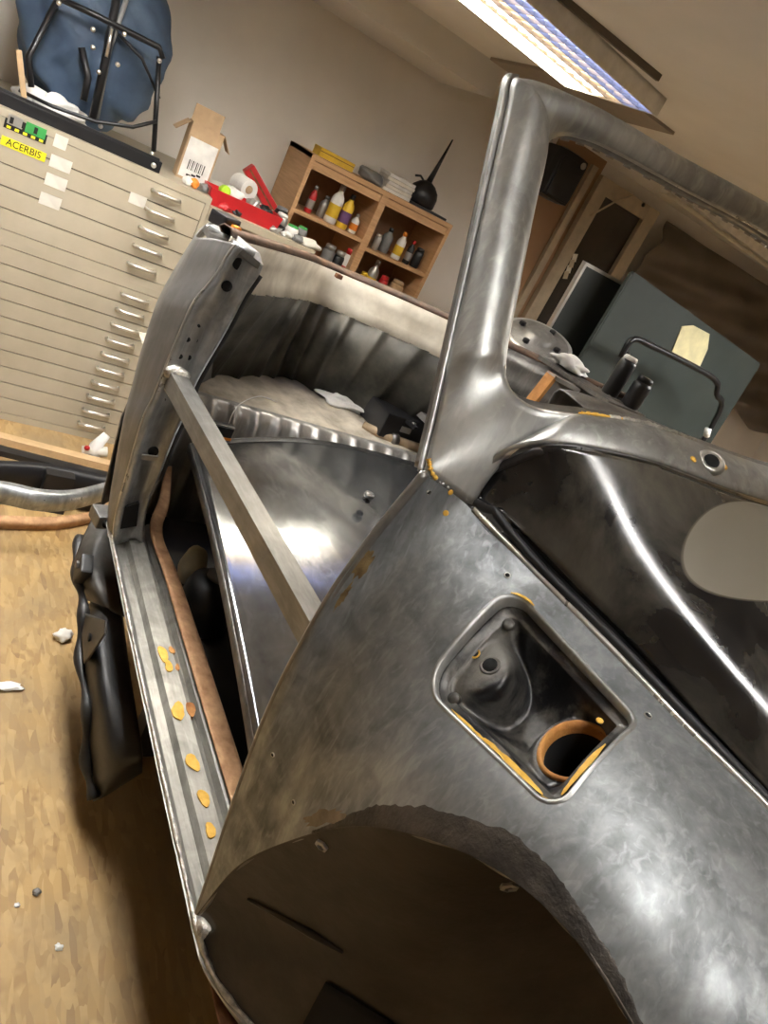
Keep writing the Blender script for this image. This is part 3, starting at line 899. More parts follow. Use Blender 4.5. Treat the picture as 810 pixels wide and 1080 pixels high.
# rocker pinch and kick panel under the housing
gk = [[V((x, .520, H - 1.050)), V((x, .55, H - 1.07)), V((x, .60, H - 1.10))] for x in (-1.62, -.9, -.33)]
rk = gridmesh('rocker_underside', gk, M['rust_dark'], car, thick=.003)
mirror_copy(rk)


# ---- lock pillar (front face, skin, cap)
XB = -1.53
outer = [PX(*q, XB) for q in ((249, 257), (240, 268), (228, 289), (206, 316), (195, 338), (174, 388), (162, 418), (151, 441), (135, 496), (122, 545), (120, 572))]
innr = [PX(*q, XB) for q in ((277, 279), (272, 290), (258, 311), (244, 338), (233, 358), (206, 405), (201, 427), (187, 453), (166, 506), (154, 540), (150, 572))]
lo, li = crom(outer, 60), crom(innr, 60)
Gp = []
for k in range(60):
    a, b = lo[k], li[k]; u = k / 59
    dent = .010 * math.exp(-((u - .12) / .10) ** 2) + .006
    step = .022 * (1 / (1 + math.exp(-(u - .22) * 60))) * (1 / (1 + math.exp((u - .47) * 60)))
    Gp.append([a, a.lerp(b, .04) + V((.006, 0, 0)), a.lerp(b, .18) + V((.006, 0, 0)), a.lerp(b, .28) + V((.006 - dent, 0, 0)), a.lerp(b, .6) + V((-.004 - step * .4, 0, 0)),
               a.lerp(b, .84) + V((-.004 - step * .3, 0, 0)), a.lerp(b, .92) + V((.004, 0, 0)), b + V((.002, 0, 0)), b + V((-.05, .004, 0))])
post = gridmesh('lock_pillar_face', Gp, M['steel_post'], car, thick=.003, off=0)
mirror_copy(post)
sk = []
silh = [PX(*q, -1.66) for q in ((207, 250), (196, 268), (181, 294), (166, 322), (158, 345), (146, 385), (138, 417), (131, 441), (122, 490), (117, 530), (117, 560))]
for k in range(11):
    a, b = outer[k], silh[k]
    bk = V((-2.05, .62 - .06 * math.sin(math.pi * k / 10), b.z))
    sk.append([a, a.lerp(b, .5) + V((0, -.010, 0)), b, V((-1.82, lerp(b.y, bk.y, .35), b.z)), bk])
skin = gridmesh('rear_quarter_skin', loft(sk, 60, 24), M['steel_skin'], car, thick=.003, off=0)
mirror_copy(skin)
tube('pillar_skin_edge', [p + V((.003, -.001, 0)) for p in crom(outer, 50)], .003, M['rim'], car, 6)
tube('pillar_seal', [p + V((-.004, .006, 0)) for p in crom(innr[1:9], 40)], .007, M['rubber'], car, 8)
# cap of the lock pillar
cap = [PX(249, 257, XB + .004), PX(277, 279, XB + .004), PX(274, 267, XB - .02), PX(236, 236, -1.72), PX(216, 237, -1.72), PX(222, 246, -1.66)]
cp = extrude('pillar_cap', cap, (0, 0, -.014), M['steel_skin'], car); mirror_copy(cp)
cb = tube('cap_bead', [PX(222, 240, -1.68), PX(240, 252, -1.6), PX(253, 261, XB), PX(268, 268, XB)], .006, M['steel_post'], car, 8)
def on_post(x, y, r, mat=None, name='hole', th=.003):
    p = PX(x, y, XB + .004)
    # sit on the pillar face
    best = min((q for c in Gp for q in c), key=lambda q: (q.y - p.y) ** 2 + (q.z - p.z) ** 2)
    return lathe(name, [(r * .1, -.01), (r, -.01), (r, th), (r * .1, th)], mat or M['void'], car, 14, (best.x + .002, p.y, p.z), axis_R((1, 0, 0)))  # near-black plug paints the dark of a hole in the uncut face
for (x, y, r) in ((253, 280, .0125), (240, 303, .0115), (198, 358, .0055), (207, 361, .0060), (190, 376, .0055), (200, 379, .0058), (210, 344, .003)):
    on_post(x, y, r)
on_post(162, 477, .012)
b_ = PX(187, 395, XB + .012); lump('weld_blob', b_, (.012, .028, .018), M['weld'], car, .25, 2, 3)
b_ = PX(182, 408, XB + .014); lump('weld_blob', b_, (.012, .016, .022), M['weld'], car, .3, 2, 5)
extrude('torn_gap_dark', [PX(*q, XB + .010) for q in ((132, 535), (147, 531), (144, 555), (127, 558))], (-.012, 0, 0), M['void'], car)  # near-black plate set on the pillar for the shade in a gap
extrude('hole_glint', [PX(*q, XB + .010) for q in ((150, 480), (167, 482), (165, 486), (150, 485))], (-.006, 0, 0), M['rim'], car)

# ---- brace bar welded across the door opening
p0 = PX(186, 404, XB + .02); p1 = PY(331, 664, .525)
d = (p1 - p0).normalized()
tube('door_brace', [p0 - d * .01, p1 + d * .10], .027, M['bar'], car, 4, sq=True)

# ---- rear body: rim, inner lining, corrugated wall, luggage floor
rimR = [V((-1.56, .485, H - .245)), V((-1.66, .535, H - .262)), PZ(270, 254, H - .28), PZ(320, 269, H - .32), PZ(352, 282, H - .35)]
rimpts = rimR + [mir(p) for p in rimR[-2::-1]]
RIM = crom(rimpts, 90)
def rim_in(p, f, dz):
    c = V((-1.55, YC, p.z)); q = p.lerp(c, f); q.z = p.z + dz; return q
Gr = [[p + V((0, 0, -.004)), rim_in(p, -.012, .004), rim_in(p, .0, .010), rim_in(p, .02, .006), rim_in(p, .03, -.006)] for p in RIM]
M['rim_brown'] = two('brown_rim', (.05, .028, .017), (.15, .08, .045), 18, .35, .65, .6, bmp=.2)
gridmesh('rear_rim', Gr, M['rim_brown'], car, thick=.003)
Gl = [[rim_in(p, .03, -.006), rim_in(p, .026, -.05), rim_in(p, .03, -.09), rim_in(p, .05, -.125)] for p in RIM]
gridmesh('cream_lining', Gl[:62], M['cream'], car, thick=.003)
gridmesh('side_lining', Gl[61:], M['steel_dark'], car, thick=.003)
Go = [[rim_in(p, -.012, .004), rim_in(p, -.06, -.06), rim_in(p, -.13, -.25), rim_in(p, -.16, -.5), rim_in(p, -.12, -.75)] for p in RIM]
Go = [[V((q.x, q.y, q.z)) for q in c] for c in Go][14:-14]
gridmesh('rear_skin', Go, M['steel_skin'], car, thick=.003)
# corrugated wall, following the rim round the back
RW = crom(RIM[8:-8], 220)
Gw = []
for k, p in enumerate(RW):
    u = k / 219; ph = (u * 17) % 1; rib = .016 * max(0, math.sin(ph * math.pi)) ** 6
    t_ = rim_in(p, .05, 0); inw = (V((-1.55, YC, 0)) - V((t_.x, t_.y, 0))).normalized() * rib
    b_x = lerp(t_.x, -2.36, .55)
    Gw.append([V((b_x, t_.y, H - .80)) + inw, V((lerp(b_x, t_.x, .45), t_.y, H - .62)) + inw, V((t_.x, t_.y, p.z - .122)) + inw])
gridmesh('corrugated_wall', Gw, M['corr'], car, thick=.003, smooth=True)
# luggage floor, its front step with pressed ribs
Gf = [[V((x, y, H - .755 - .02 * (x + 2.35) + .004 * math.sin(y * 40))) for y in [lerp(.60, 1.68, k / 60) for k in range(61)]] for x in (-2.36, -2.25, -2.15, -2.05, -1.99)]
gridmesh('luggage_floor', Gf, M['dusty'], car, thick=.003)
Gst = []
for k in range(280):
    u = k / 279; y = lerp(.58, 1.70, u); rib = .024 * math.exp(-((((u * 16) % 1) - .5) / .17) ** 2)
    Gst.append([V((-1.99, y, H - .757)), V((-1.972 + rib * .5, y, H - .762)), V((-1.955 + rib, y, H - .785)), V((-1.945 + rib, y, H - .86)), V((-1.94, y, H - 1.16))])
gridmesh('ribbed_seat_step', Gst, M['zinc'], car, thick=.003)
# floor pan and tunnel, deep in the dark
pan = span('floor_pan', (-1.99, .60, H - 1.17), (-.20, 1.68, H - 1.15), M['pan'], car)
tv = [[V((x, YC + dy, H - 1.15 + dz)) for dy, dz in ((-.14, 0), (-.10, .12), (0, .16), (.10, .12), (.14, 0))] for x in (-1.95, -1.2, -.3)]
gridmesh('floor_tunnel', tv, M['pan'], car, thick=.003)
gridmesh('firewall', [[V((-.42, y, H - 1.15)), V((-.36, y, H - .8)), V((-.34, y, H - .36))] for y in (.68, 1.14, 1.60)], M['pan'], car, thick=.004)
# dashboard rail behind the windscreen opening
dr = [PX(590, 410, -.76), PX(612, 414, -.755), PX(660, 432, -.735), PX(742, 466, -.715), V((-.70, YC, H - .125))]
Gd = [[p + V((.06, 0, .0)), p + V((.012, 0, .002)), p, p + V((-.006, 0, -.008)), p + V((-.004, 0, -.07))] for p in crom(dr, 30)]
gd = gridmesh('dashboard_rail', Gd, M['steel_skin'], car, thick=.002); mirror_copy(gd)

# ---- trestle carrying the shell
for k, x in enumerate((-1.45, -.55)):
    t = empty('trestle', (x, YC, 0)); tag(t, 'black steel trestle under the %s of the car shell' % ('rear' if k == 0 else 'front'), 'trestle', 'trestles under the shell')
    span('beam', (-.04, -.50, H - 1.26), (.04, .50, H - 1.172), M['blackmetal'], t)
    for sy in (-1, 1): span('leg', (-.03, sy * .40 - .03, 0), (.03, sy * .40 + .03, H - 1.26), M['blackmetal'], t)
    span('foot_bar', (-.03, -.37, .04), (.03, .37, .08), M['blackmetal'], t)

# ================================================================== things inside the shell
# black sheet panel lying across the floor
A_, B_ = PZ(201, 468, H - .79), PZ(445, 490, H - .745)
D_ = A_.lerp(PZ(265, 790, H - .93), 1.18); C_ = V((D_.x, 1.62, D_.z + .06))
Gsh = []
NS = 40
for i in range(NS):
    u = i / (NS - 1); row = []
    for j in range(NS):
        v = j / (NS - 1)
        p = A_.lerp(B_, v).lerp(D_.lerp(C_, v), u)
        dome = .030 * (1 - (2 * u - 1) ** 2)
        bow = -.10 * math.sin(math.pi * v) * (1 - u) ** 2
        row.append(p + V((bow, 0, dome)))
    Gsh.append(row)
per = [Gsh[i][0] for i in range(NS)] + [Gsh[-1][j] for j in range(1, NS)] + [Gsh[i][-1] for i in range(NS - 2, -1, -1)] + [Gsh[0][j] for j in range(NS - 2, 0, -1)]
sh = empty('loose_sheet_panel', (A_ + B_ + C_ + D_) / 4)
tag(sh, 'large glossy black sheet metal panel lying inside the car shell, mirroring the ceiling lamp', 'panel')
def rel(o, e):
    for v in o.data.vertices: v.co -= e.location
    return o
rel(gridmesh('panel_skin', Gsh, M['sheet'], sh, thick=.002), sh)
cpt = (A_ + B_ + C_ + D_) / 4
rel(gridmesh('folded_edge', [[p, p + (p - cpt).normalized() * .002 + V((0, 0, -.006)), p + V((0, 0, -.024))] for p in per], M['steel_dark'], sh, thick=.002, closed=True), sh)
# things resting in the shell
def at(p, e): return V(p) - e.location
p = PZ(386, 529, H - .765)
kn = empty('bolt_knob', p); tag(kn, 'small round dark metal knob standing on the glossy black sheet', 'knob')
lathe('foot', [(.010, 0), (.011, .004), (.006, .008), (.006, .014)], M['blackmetal'], kn, 16)
lathe('head', [(.004, .012), (.013, .014), (.015, .020), (.013, .027), (.006, .029)], M['steel_dark'], kn, 18)
p = PZ(230, 461, H - .775)
ph = empty('handheld_gauge', p, math.radians(5)); tag(ph, 'black handheld device with orange lower edge beside the lock pillar', 'device')
box('case', (0, 0, .024), (.022, .062, .034), M['black'], ph, None, .004)
box('orange_base', (0, 0, .004), (.024, .064, .008), M['orange'], ph, None, .002)
box('screen_rim', (.011, 0, .038), (.003, .060, .004), M['chrome'], ph)
p = PZ(206, 600, H - 1.15)
t = empty('foam_block', (-1.62, .74, H - 1.15)); tag(t, 'cream foam block in the dark gap beside the sill', 'foam')
rel(lump('block', (-1.62, .74, H - 1.095), (.035, .035, .06), M['foam'], t, .15, 3, 4), t)
t = empty('seat_canister', (-1.45, .74, H - 1.15)); tag(t, 'black rounded canister standing in the gap behind the sill', 'canister')
lathe('shell', [(.06, 0), (.07, .01), (.07, .10), (.06, .13), (.03, .145)], M['black'], t, 20)
lathe('cap', [(.03, .145), (.03, .155), (.01, .158)], M['grey'], t, 14)
# junk on the luggage floor
ZL = H - .757
c = PZ(370, 428, ZL); tag(lump('crumpled_rag', c + V((0, 0, .012)), (.075, .10, .022), M['white'], None, .5, 4, 9, -.5), 'crumpled white rag on the luggage floor', 'rag')
def bar(name, a, b, w_, h_, mat, label, cat, group=None):
    a, b = V(a), V(b); e = empty(name, (a + b) / 2); tag(e, label, cat, group)
    R = (b - a).to_track_quat('X', 'Z').to_matrix()
    box('rail', (0, 0, h_ / 2), ((b - a).length, w_, h_), mat, e, R, .001)
    for q, s in ((a, 1), (b, -1)):
        lathe('end_bolt', [(.002, 0), (.008, 0), (.008, .006), (.002, .007)], M['steel_dark'], e, 10, at(q, e) + (b - a).normalized() * s * .02 + V((0, 0, h_)))
    return e
bar('flat_bar', PZ(368, 426, ZL), PZ(412, 462, ZL), .030, .008, M['black'], 'black flat bar lying nearest the white rag', 'bar')
bar('flat_bar', PX(418, 416, -2.24), PX(452, 448, -2.02), .030, .022, M['lightgrey'], 'pale grey folded bar at the far side of the luggage floor', 'bar')
bar('flat_bar', PX(404, 424, -2.20), PX(438, 454, -2.0), .018, .012, M['black'], 'narrow black bar beside the pale grey bar', 'bar')
bar('flat_bar', PZ(395, 450, ZL + .01), PZ(424, 462, ZL + .01), .022, .018, M['steel_dark'], 'short dull steel bar above the pipe joint', 'bar')
e = empty('tool_case', (-2.13, 1.50, ZL)); tag(e, 'flat black case under the bars at the far end of the luggage floor', 'case')
box('case', (0, 0, .045), (.16, .26, .088), M['black'], e, None, .006); box('latch', (.082, -.04, .05), (.006, .04, .02), M['lightgrey'], e)
e = empty('pipe_joint', PZ(412, 470, H - .775)); tag(e, 'fawn pipe joint with a side branch at the edge of the sheet panel', 'pipe')
tube('pipe', [(-.06, -.10, .02), (0, 0, .025), (.03, .12, .03)], .016, M['copper'], e, 12)
tube('branch', [(0, 0, .025), (-.07, .08, .05)], .013, M['copper'], e, 10)
tube('collar', [(.0, -.012, .024), (.0, .012, .026)], .022, M['steel_dark'], e, 12)
wv = [PZ(240, 450, ZL), PZ(246, 435, ZL + .04), PZ(256, 424, ZL + .06), PZ(275, 418, ZL + .03), PZ(292, 424, ZL)]
tag(tube('loose_wire', crom(wv, 24), .0016, M['white'], None, 6), 'thin pale wire looping over the ribbed step', 'wire')
e = empty('yellow_tag', V((-2.32, .93, H - .50))); tag(e, 'small yellowed tag stuck on the corrugated wall', 'tag')
pp = [PX(*q, -2.305) for q in ((253, 324), (260, 308), (272, 310), (264, 342), (252, 340))]
o = extrude('paper', pp, (-.002, 0, 0), M['note'], e); rel(o, e)
e = empty('latch_block', PX(236, 240, -1.72)); tag(e, 'black and orange latch block on top of the lock pillar', 'latch')
box('block', (-.01, 0, .012), (.05, .05, .03), M['black'], e, Matrix.Rotation(.5, 3, 'Z'), .006)
box('orange_insert', (.008, .018, .006), (.03, .02, .02), M['orange'], e, Matrix.Rotation(.5, 3, 'Z'), .003)
e = empty('rim_clip', PZ(355, 291, H - .36)); tag(e, 'small brown clip hanging on the cream lining of the rear rim', 'clip')
box('clip', (.015, 0, .004), (.02, .022, .014), M['rust_dark'], e, None, .003)

# far (left) rim of the shell: cloth, orange bracket, cans
def can(name, loc, r, h, mb, mc, label, cat='can', group=None, neck=False, band=None, hc=None):
    e = empty(name, loc); tag(e, label, cat, group)
    hc = hc or h * .16
    if neck:
        lathe('body', [(r * .9, 0), (r, .006), (r, h * .60), (r * .85, h * .70), (r * .42, h * .80), (r * .40, h * .86)], mb, e, 16)
        lathe('cap', [(r * .46, h * .85), (r * .46, h * .98), (r * .36, h), (r * .1, h)], mc, e, 14)
    else:
        lathe('body', [(r * .92, 0), (r, .005), (r, h - hc - .01), (r * .86, h - hc)], mb, e, 16)
        lathe('cap', [(r * .84, h - hc), (r * .84, h - .006), (r * .72, h), (r * .1, h)], mc, e, 14)
    if band: lathe('label_band', [(r * 1.005, h * .16), (r * 1.015, h * .17), (r * 1.015, h * .48), (r * 1.005, h * .49)], band, e, 16)
    return e
zt = H - .262
shelf_l = extrude('pillar_cap_plate', [mir(q) for q in (V((-1.50, .47, zt)), V((-1.50, .64, zt)), V((-1.78, .70, zt)), V((-1.80, .60, zt)))], (0, 0, -.012), M['steel_dark'], car)
can('spray_can', V((-1.60, 1.735, zt)), .026, .125, M['black'], M['white'], 'black can with white lid behind the windscreen opening', hc=.012)
can('spray_can', V((-1.535, 1.765, zt)), .028, .095, M['blackmetal'], M['black'], 'short black can beside the white-lidded can')
tag(lump('crumpled_rag', (-1.72, 1.66, zt + .018), (.05, .07, .022), M['white'], None, .5, 4, 19, -.6), 'crumpled pale rag on the far rim beside the black cans', 'rag')
a, b, c_ = PX(560, 424, -.80), PX(582, 396, -.80), PX(606, 409, -.80)
for q0, q1, m_ in ((a, b, 'rust'), (b, c_, 'lightgrey')):
    box('dash_bracket', (q0 + q1) / 2, ((q1 - q0).length + .006, .02, .006), M[m_], car, (q1 - q0).to_track_quat('X', 'Z').to_matrix(), .001)
# brake drum on a pedestal beyond the shell
pd = PX(568, 357, -2.42)
e = empty('drum_stand', (pd.x, pd.y, 0)); tag(e, 'steel brake drum lying on a grey pedestal behind the windscreen corner', 'drum')
zz = pd.z
RD = Matrix.Rotation(math.radians(15), 3, 'X') @ Matrix.Rotation(math.radians(14), 3, 'Y'); cD = (0, 0, zz)
lathe('drum', [(.03, -.03), (.135, -.03), (.145, -.015), (.145, -.004), (.125, .004), (.07, .004), (.064, .020), (.024, .022)], M['steel_skin'], e, 36, cD, RD)
lathe('drum_rim', [(.140, -.012), (.150, -.010), (.150, -.002), (.139, .001)], M['lightgrey'], e, 36, cD, RD)
for k in range(4):
    g = k * math.pi / 2 + .4
    lathe('lug', [(.002, 0), (.014, 0), (.014, .014), (.002, .016)], M['blackmetal'], e, 6, V(cD) + RD @ V((.095 * math.cos(g), .095 * math.sin(g), .003)), RD)
tube('pedestal', [(0, 0, zz - .03), (.01, .03, zz - .09), (.02, .06, zz - .16), (.02, .05, zz - .4), (0, 0, .02)], [.045, .07, .075, .06, .06], M['grey'], e, 16)
lathe('foot', [(.16, 0), (.16, .015), (.06, .03)], M['grey'], e, 24)

# ================================================================== plan chest against the back wall
XF = -3.26
zTop = 1.185
def zy(px, py, X=XF): p = PX(px, py, X); return p.y, p.z
CY0, CY1 = -.62, .93
PIT = .0665
hx = [zy(178, 212)[1]]
def chest_unit(name, z0, z1, nd_, label, ztop_first, hy):
    e = empty(name, (XF, (CY0 + CY1) / 2, z0)); tag(e, label, 'chest', 'stacked plan chests')
    W2 = (CY1 - CY0) / 2
    span('carcass', (-.80, -W2, 0), (-.012, W2, z1 - z0), M['chest'], e)
    span('top_lip', (-.012, -W2, z1 - z0 - .028), (.004, W2, z1 - z0), M['chest'], e)
    span('bottom_lip', (-.012, -W2, 0), (.004, W2, .03), M['chest'], e)
    for sy in (-1, 1): span('side_stile', (-.012, sy * W2 - (.018 if sy > 0 else 0), .03), (.002, sy * W2 + (.018 if sy < 0 else 0), z1 - z0 - .028), M['chest'], e)
    span('gap_backing', (-.013, -W2, .03), (-.008, W2, z1 - z0 - .028), M['chest_dark'], e)
    hh = (z1 - z0 - .058) / nd_
    proto = None
    for k in range(nd_):
        zc = z1 - z0 - .028 - hh * (k + .5)
        dr = box('drawer', (-.003, 0, zc), (.010, 2 * W2 - .042, hh - .0045), M['chest'], e, None, .0015)
        for sgn in (1, -1):
            yc = hy * sgn - 0
            if sgn < 0: yc = -.48
            hnd = tube('handle', [(.001, yc - .055, zc + .006), (.024, yc - .055, zc + .006), (.024, yc + .055, zc + .006), (.001, yc + .055, zc + .006)], .0075, M['chrome'], dr, 8)
    return e, hh
zm = PX(140, 297, XF).z
hyw = zy(160, 250)[0]; yc_ = (CY0 + CY1) / 2
c1, hh1 = chest_unit('plan_chest', .0, zm - .004, 10, 'lower beige steel plan chest of ten flat drawers standing on the floor', 0, zy(118, 385)[0] - yc_)
c2, hh2 = chest_unit('plan_chest', zm - .004, zTop, 5, 'upper beige steel plan chest with stickers, stacked on the lower one', 0, zy(160, 250)[0] - yc_)
e = empty('worktop', (XF, 1.0, 0))
# lower counter that carries the shelf unit
ct = empty('counter', (XF - .01, 1.182, 0)); tag(ct, 'beige counter between the plan chests and the wooden shelf unit, cluttered with jars', 'counter')
D.objects.remove(e)
ZCT = 1.155
span('carcass', (-.80, -.25, 0), (0, .25, ZCT - .03), M['chest'], ct)
span('top', (-.81, -.25, ZCT - .03), (.015, .25, ZCT), M['chest'], ct)
# paper labels and stickers on the drawer fronts
def flat_card(name, x, y, w_, h_, mat, label, cat, group=None, rot=0.0):
    p = PX(x, y, XF + .0035); o = box(name, (0, 0, 0), (.0016, w_, h_), mat, None, Matrix.Rotation(rot, 3, 'X'))
    o.location = p; return tag(o, label, cat, group)
for (x, y, w_, h_, l) in ((64, 150, .045, .045, 'torn white label on the top drawer beside the green sticker'), (64, 173, .075, .045, 'blank white card on the second drawer of the plan chest'),
                         (59, 192, .075, .045, 'blank white card on the third drawer of the plan chest'), (53, 212, .075, .045, 'blank white card on the fourth drawer of the plan chest'),
                         (145, 211, .065, .042, 'blank white card left of the uppermost drawer handles')):
    flat_card('drawer_card', x, y, w_, h_, M['card'], l, 'label', 'cards on the plan chest')
def text_obj(name, body, size, mat, parent, loc, R, ext=.0004, sx=1.0):
    cu = D.curves.new(name, 'FONT'); cu.body = body; cu.size = size; cu.extrude = ext; cu.align_x = 'CENTER'; cu.align_y = 'CENTER'
    tmp = D.objects.new(name + '_tmp', cu); COL.objects.link(tmp)
    bpy.context.view_layer.update()
    me = D.meshes.new_from_object(tmp.evaluated_get(bpy.context.evaluated_depsgraph_get()))
    D.objects.remove(tmp); D.curves.remove(cu)
    me.name = name; me.materials.clear(); me.materials.append(mat)
    for v in me.vertices: v.co = R @ V((v.co.x * sx, v.co.y, v.co.z)) + V(loc)
    return link(D.objects.new(name, me), parent)
RF = Matrix(((0, 0, 1), (1, 0, 0), (0, 1, 0)))          # letters upright on a face that looks along +x
def sticker(x, y, w_, h_, mat, label):
    e = empty('sticker', PX(x, y, XF + .003)); tag(e, label, 'sticker'); box('backing', (0, 0, 0), (.0014, w_, h_), mat, e); return e
M['stick_y'] = plain('yellow_vinyl', (.80, .72, .03), .4, var=.03)
M['ink'] = plain('black_ink', (.01, .01, .01), .5)
s1 = sticker(25, 157, .150, .032, M['stick_y'], 'yellow sticker with black block capitals on the plan chest')
text_obj('lettering', 'ACERBIS', .033, M['ink'], s1, (.0012, 0, 0), RF, sx=.95)
s2 = sticker(28, 135, .140, .056, M['ink'], 'black sticker with a green and grey picture above the yellow sticker')
box('green_field', (.0008, .030, .004), (.0006, .068, .036), M['green'], s2); box('grey_field', (.0008, -.038, .006), (.0006, .05, .034), M['lightgrey'], s2)
for k in range(5): box('yellow_mark', (.0010, -.054 + k * .027, -.021), (.0006, .014, .009), M['stick_y'], s2)
for k in range(3): box('dark_figure', (.0014, -.05 + k * .04, .004), (.0006, .012, .022), M['ink'], s2)

# ---- on the plan chest: black rail, folding frame, blue sack, papers, carton
ZT = zTop
def onchest(px, py, X=-3.4): return PX(px, py, X)
rl0, rl1 = PX(-30, 90, -3.30), PX(170, 176, -3.30)
e = empty('black_rail', (-3.32, (rl0.y + rl1.y) / 2, ZT)); tag(e, 'long black metal rail lying on the front edge of the plan chest', 'rail')
LL = rl1.y - rl0.y
box('channel', (0, 0, .022), (.05, LL, .044), M['blackmetal'], e, None, .004)
box('upper_lip', (.018, 0, .048), (.012, LL * .96, .010), M['black'], e, None, .002)
lathe('end_bolt', [(.002, 0), (.010, 0), (.010, .008), (.002, .009)], M['chrome'], e, 12, (.025, LL / 2 - .03, .022), axis_R((1, 0, 0)))
XBG = -3.62
cbag = PX(97, 52, XBG)
bm = bmesh.new(); bmesh.ops.create_icosphere(bm, subdivisions=5, radius=1.0)
for v in bm.verts:
    q = v.co.copy(); ang = math.atan2(q.z, q.y)
    f = 1 + .035 * math.sin(ang * 9 + q.y * 3) * (abs(q.x) ** .5) + .04 * math.sin(q.y * 6 + q.z * 8 + q.x * 5) + .02 * math.sin(q.z * 19 + q.y * 11)
    v.co = V((q.x * .16 * f, q.y * .275 * f, q.z * .335 * f))
sk_ = empty('blue_sack', (XBG, cbag.y, ZT)); tag(sk_, 'big round dark blue sack standing on the plan chest behind the folding frame', 'sack')
o = bmobj('sack_body', bm, M['bag'], sk_, True)
for v in o.data.vertices: v.co.z = max(v.co.z + .338, .002)
lump('tied_neck', (0, .02, .70), (.05, .07, .06), M['bag'], sk_, .3, 3, 2)
fr = empty('folding_frame', (-3.40, cbag.y, ZT)); tag(fr, 'black tubular folding frame with chrome pivots leaning on the blue sack', 'frame')
def fpt(x, y, X): return PX(x, y, X) - fr.location
def ftube(name, pts, r=.011, m='blackmetal'): return tube(name, [fpt(*q) for q in pts], r, M[m], fr, 8)
ftube('left_tube', [(60, 2, -3.42), (30, 60, -3.40), (33, 92, -3.38)])
ftube('middle_tube', [(126, -20, -3.42), (112, 60, -3.40), (97, 128, -3.38)], .015)
ftube('middle_tube', [(140, -20, -3.42), (116, 50, -3.42), (102, 125, -3.40)], .009, 'grey')
ftube('right_tube', [(168, 60, -3.42), (162, 160, -3.38)], .010)
ftube('top_tube', [(58, -4, -3.41), (105, 18, -3.40), (168, 50, -3.40), (172, 62, -3.40)], .011)
ftube('cross_tube', [(125, 36, -3.42), (150, 62, -3.42), (168, 104, -3.42)], .006)
ftube('brace_tube', [(86, 50, -3.42), (93, 82, -3.41), (88, 106, -3.40)], .013)
ftube('lower_hoop', [(20, 95, -3.40), (55, 112, -3.37), (100, 128, -3.36), (140, 134, -3.36), (165, 128, -3.38)], .007)
ftube('zip_pull', [(118, 30, -3.385), (112, 60, -3.38)], .006, 'chrome')
for (x, y) in ((62, 3), (131, 36), (168, 64), (124, 68), (98, 31), (98, 50), (106, 133), (160, 162), (104, 76)):
    lathe('pivot', [(.001, 0), (.009, 0), (.009, .006), (.001, .008)], M['chrome'], fr, 10, fpt(x, y, -3.375), axis_R((1, 0, 0)))
pc = PX(64, 108, -3.40)
tag(lump('crumpled_paper', (pc.x - .075, pc.y, ZT + .045), (.045, .12, .05), M['white'], None, .45, 4, 31, -.85), 'crumpled white paper under the folding frame', 'paper')
pc = PX(37, 70, -3.39)
o = box('wooden_peg', (0, 0, .09), (.012, .02, .18), M['pinewood'], None, Matrix.Rotation(.35, 3, 'X'), .004); o.location = (pc.x, pc.y - .03, ZT + .01)
tag(o, 'bent pale wooden strip standing left of the crumpled paper', 'strip')
pb = PX(12, 85, -3.38)
e = empty('red_capped_tube', (pb.x, pb.y, ZT)); tag(e, 'dark tube with a red cap at the left end of the black rail', 'tube')
tube('tube', [(0, -.06, .03), (0, .06, .02)], .018, M['black'], e, 12); tube('cap', [(0, -.10, .034), (0, -.055, .030)], .012, M['red'], e, 10)
# carton
p0 = PX(192, 180, -3.46); p1 = PX(222, 190, -3.46)
cwd = .155; cht = .225
e = empty('carton', (-3.50, p0.y + .05, ZT), math.radians(-4)); tag(e, 'tall open cardboard carton with white printed front on the plan chest', 'carton')
for nm, a, b in (('front', (.05, -.065, 0), (.053, .065, cht)), ('back', (-.053, -.065, 0), (-.05, .065, cht)), ('side', (-.05, -.068, 0), (.05, -.065, cht)), ('side', (-.05, .065, 0), (.05, .068, cht)), ('base', (-.05, -.065, 0), (.05, .065, .003))):
    span(nm, a, b, M['cardboard'], e)
span('white_print', (.0531, -.060, .01), (.0538, .060, .17), M['white'], e)
for k in range(9): span('barcode_bar', (.0539, -.035 + k * .008, .045), (.0543, -.031 + k * .008 - .002 * (k % 2), .085), M['ink'], e)
for k in range(3): span('print_line', (.0539, -.03 + .02 * k, .02 + .006 * k), (.0543, -.012 + .02 * k, .028 + .006 * k), M['ink'], e)
box('flap', (-.03, -.095, cht - .03), (.10, .003, .07), M['cardboard'], e, Matrix.Rotation(-.75, 3, 'X'))
box('flap', (-.03, .095, cht - .03), (.10, .003, .07), M['cardboard'], e, Matrix.Rotation(.6, 3, 'X'))
box('flap', (-.052, 0, cht + .03), (.003, .125, .07), M['cardboard'], e)

# ---- clutter further along, on the counter
def drop_z(px, py, Z): return PZ(px, py, Z)
def put(px, py, X, Z): p = PX(px, py, X); return V((X, p.y, Z))

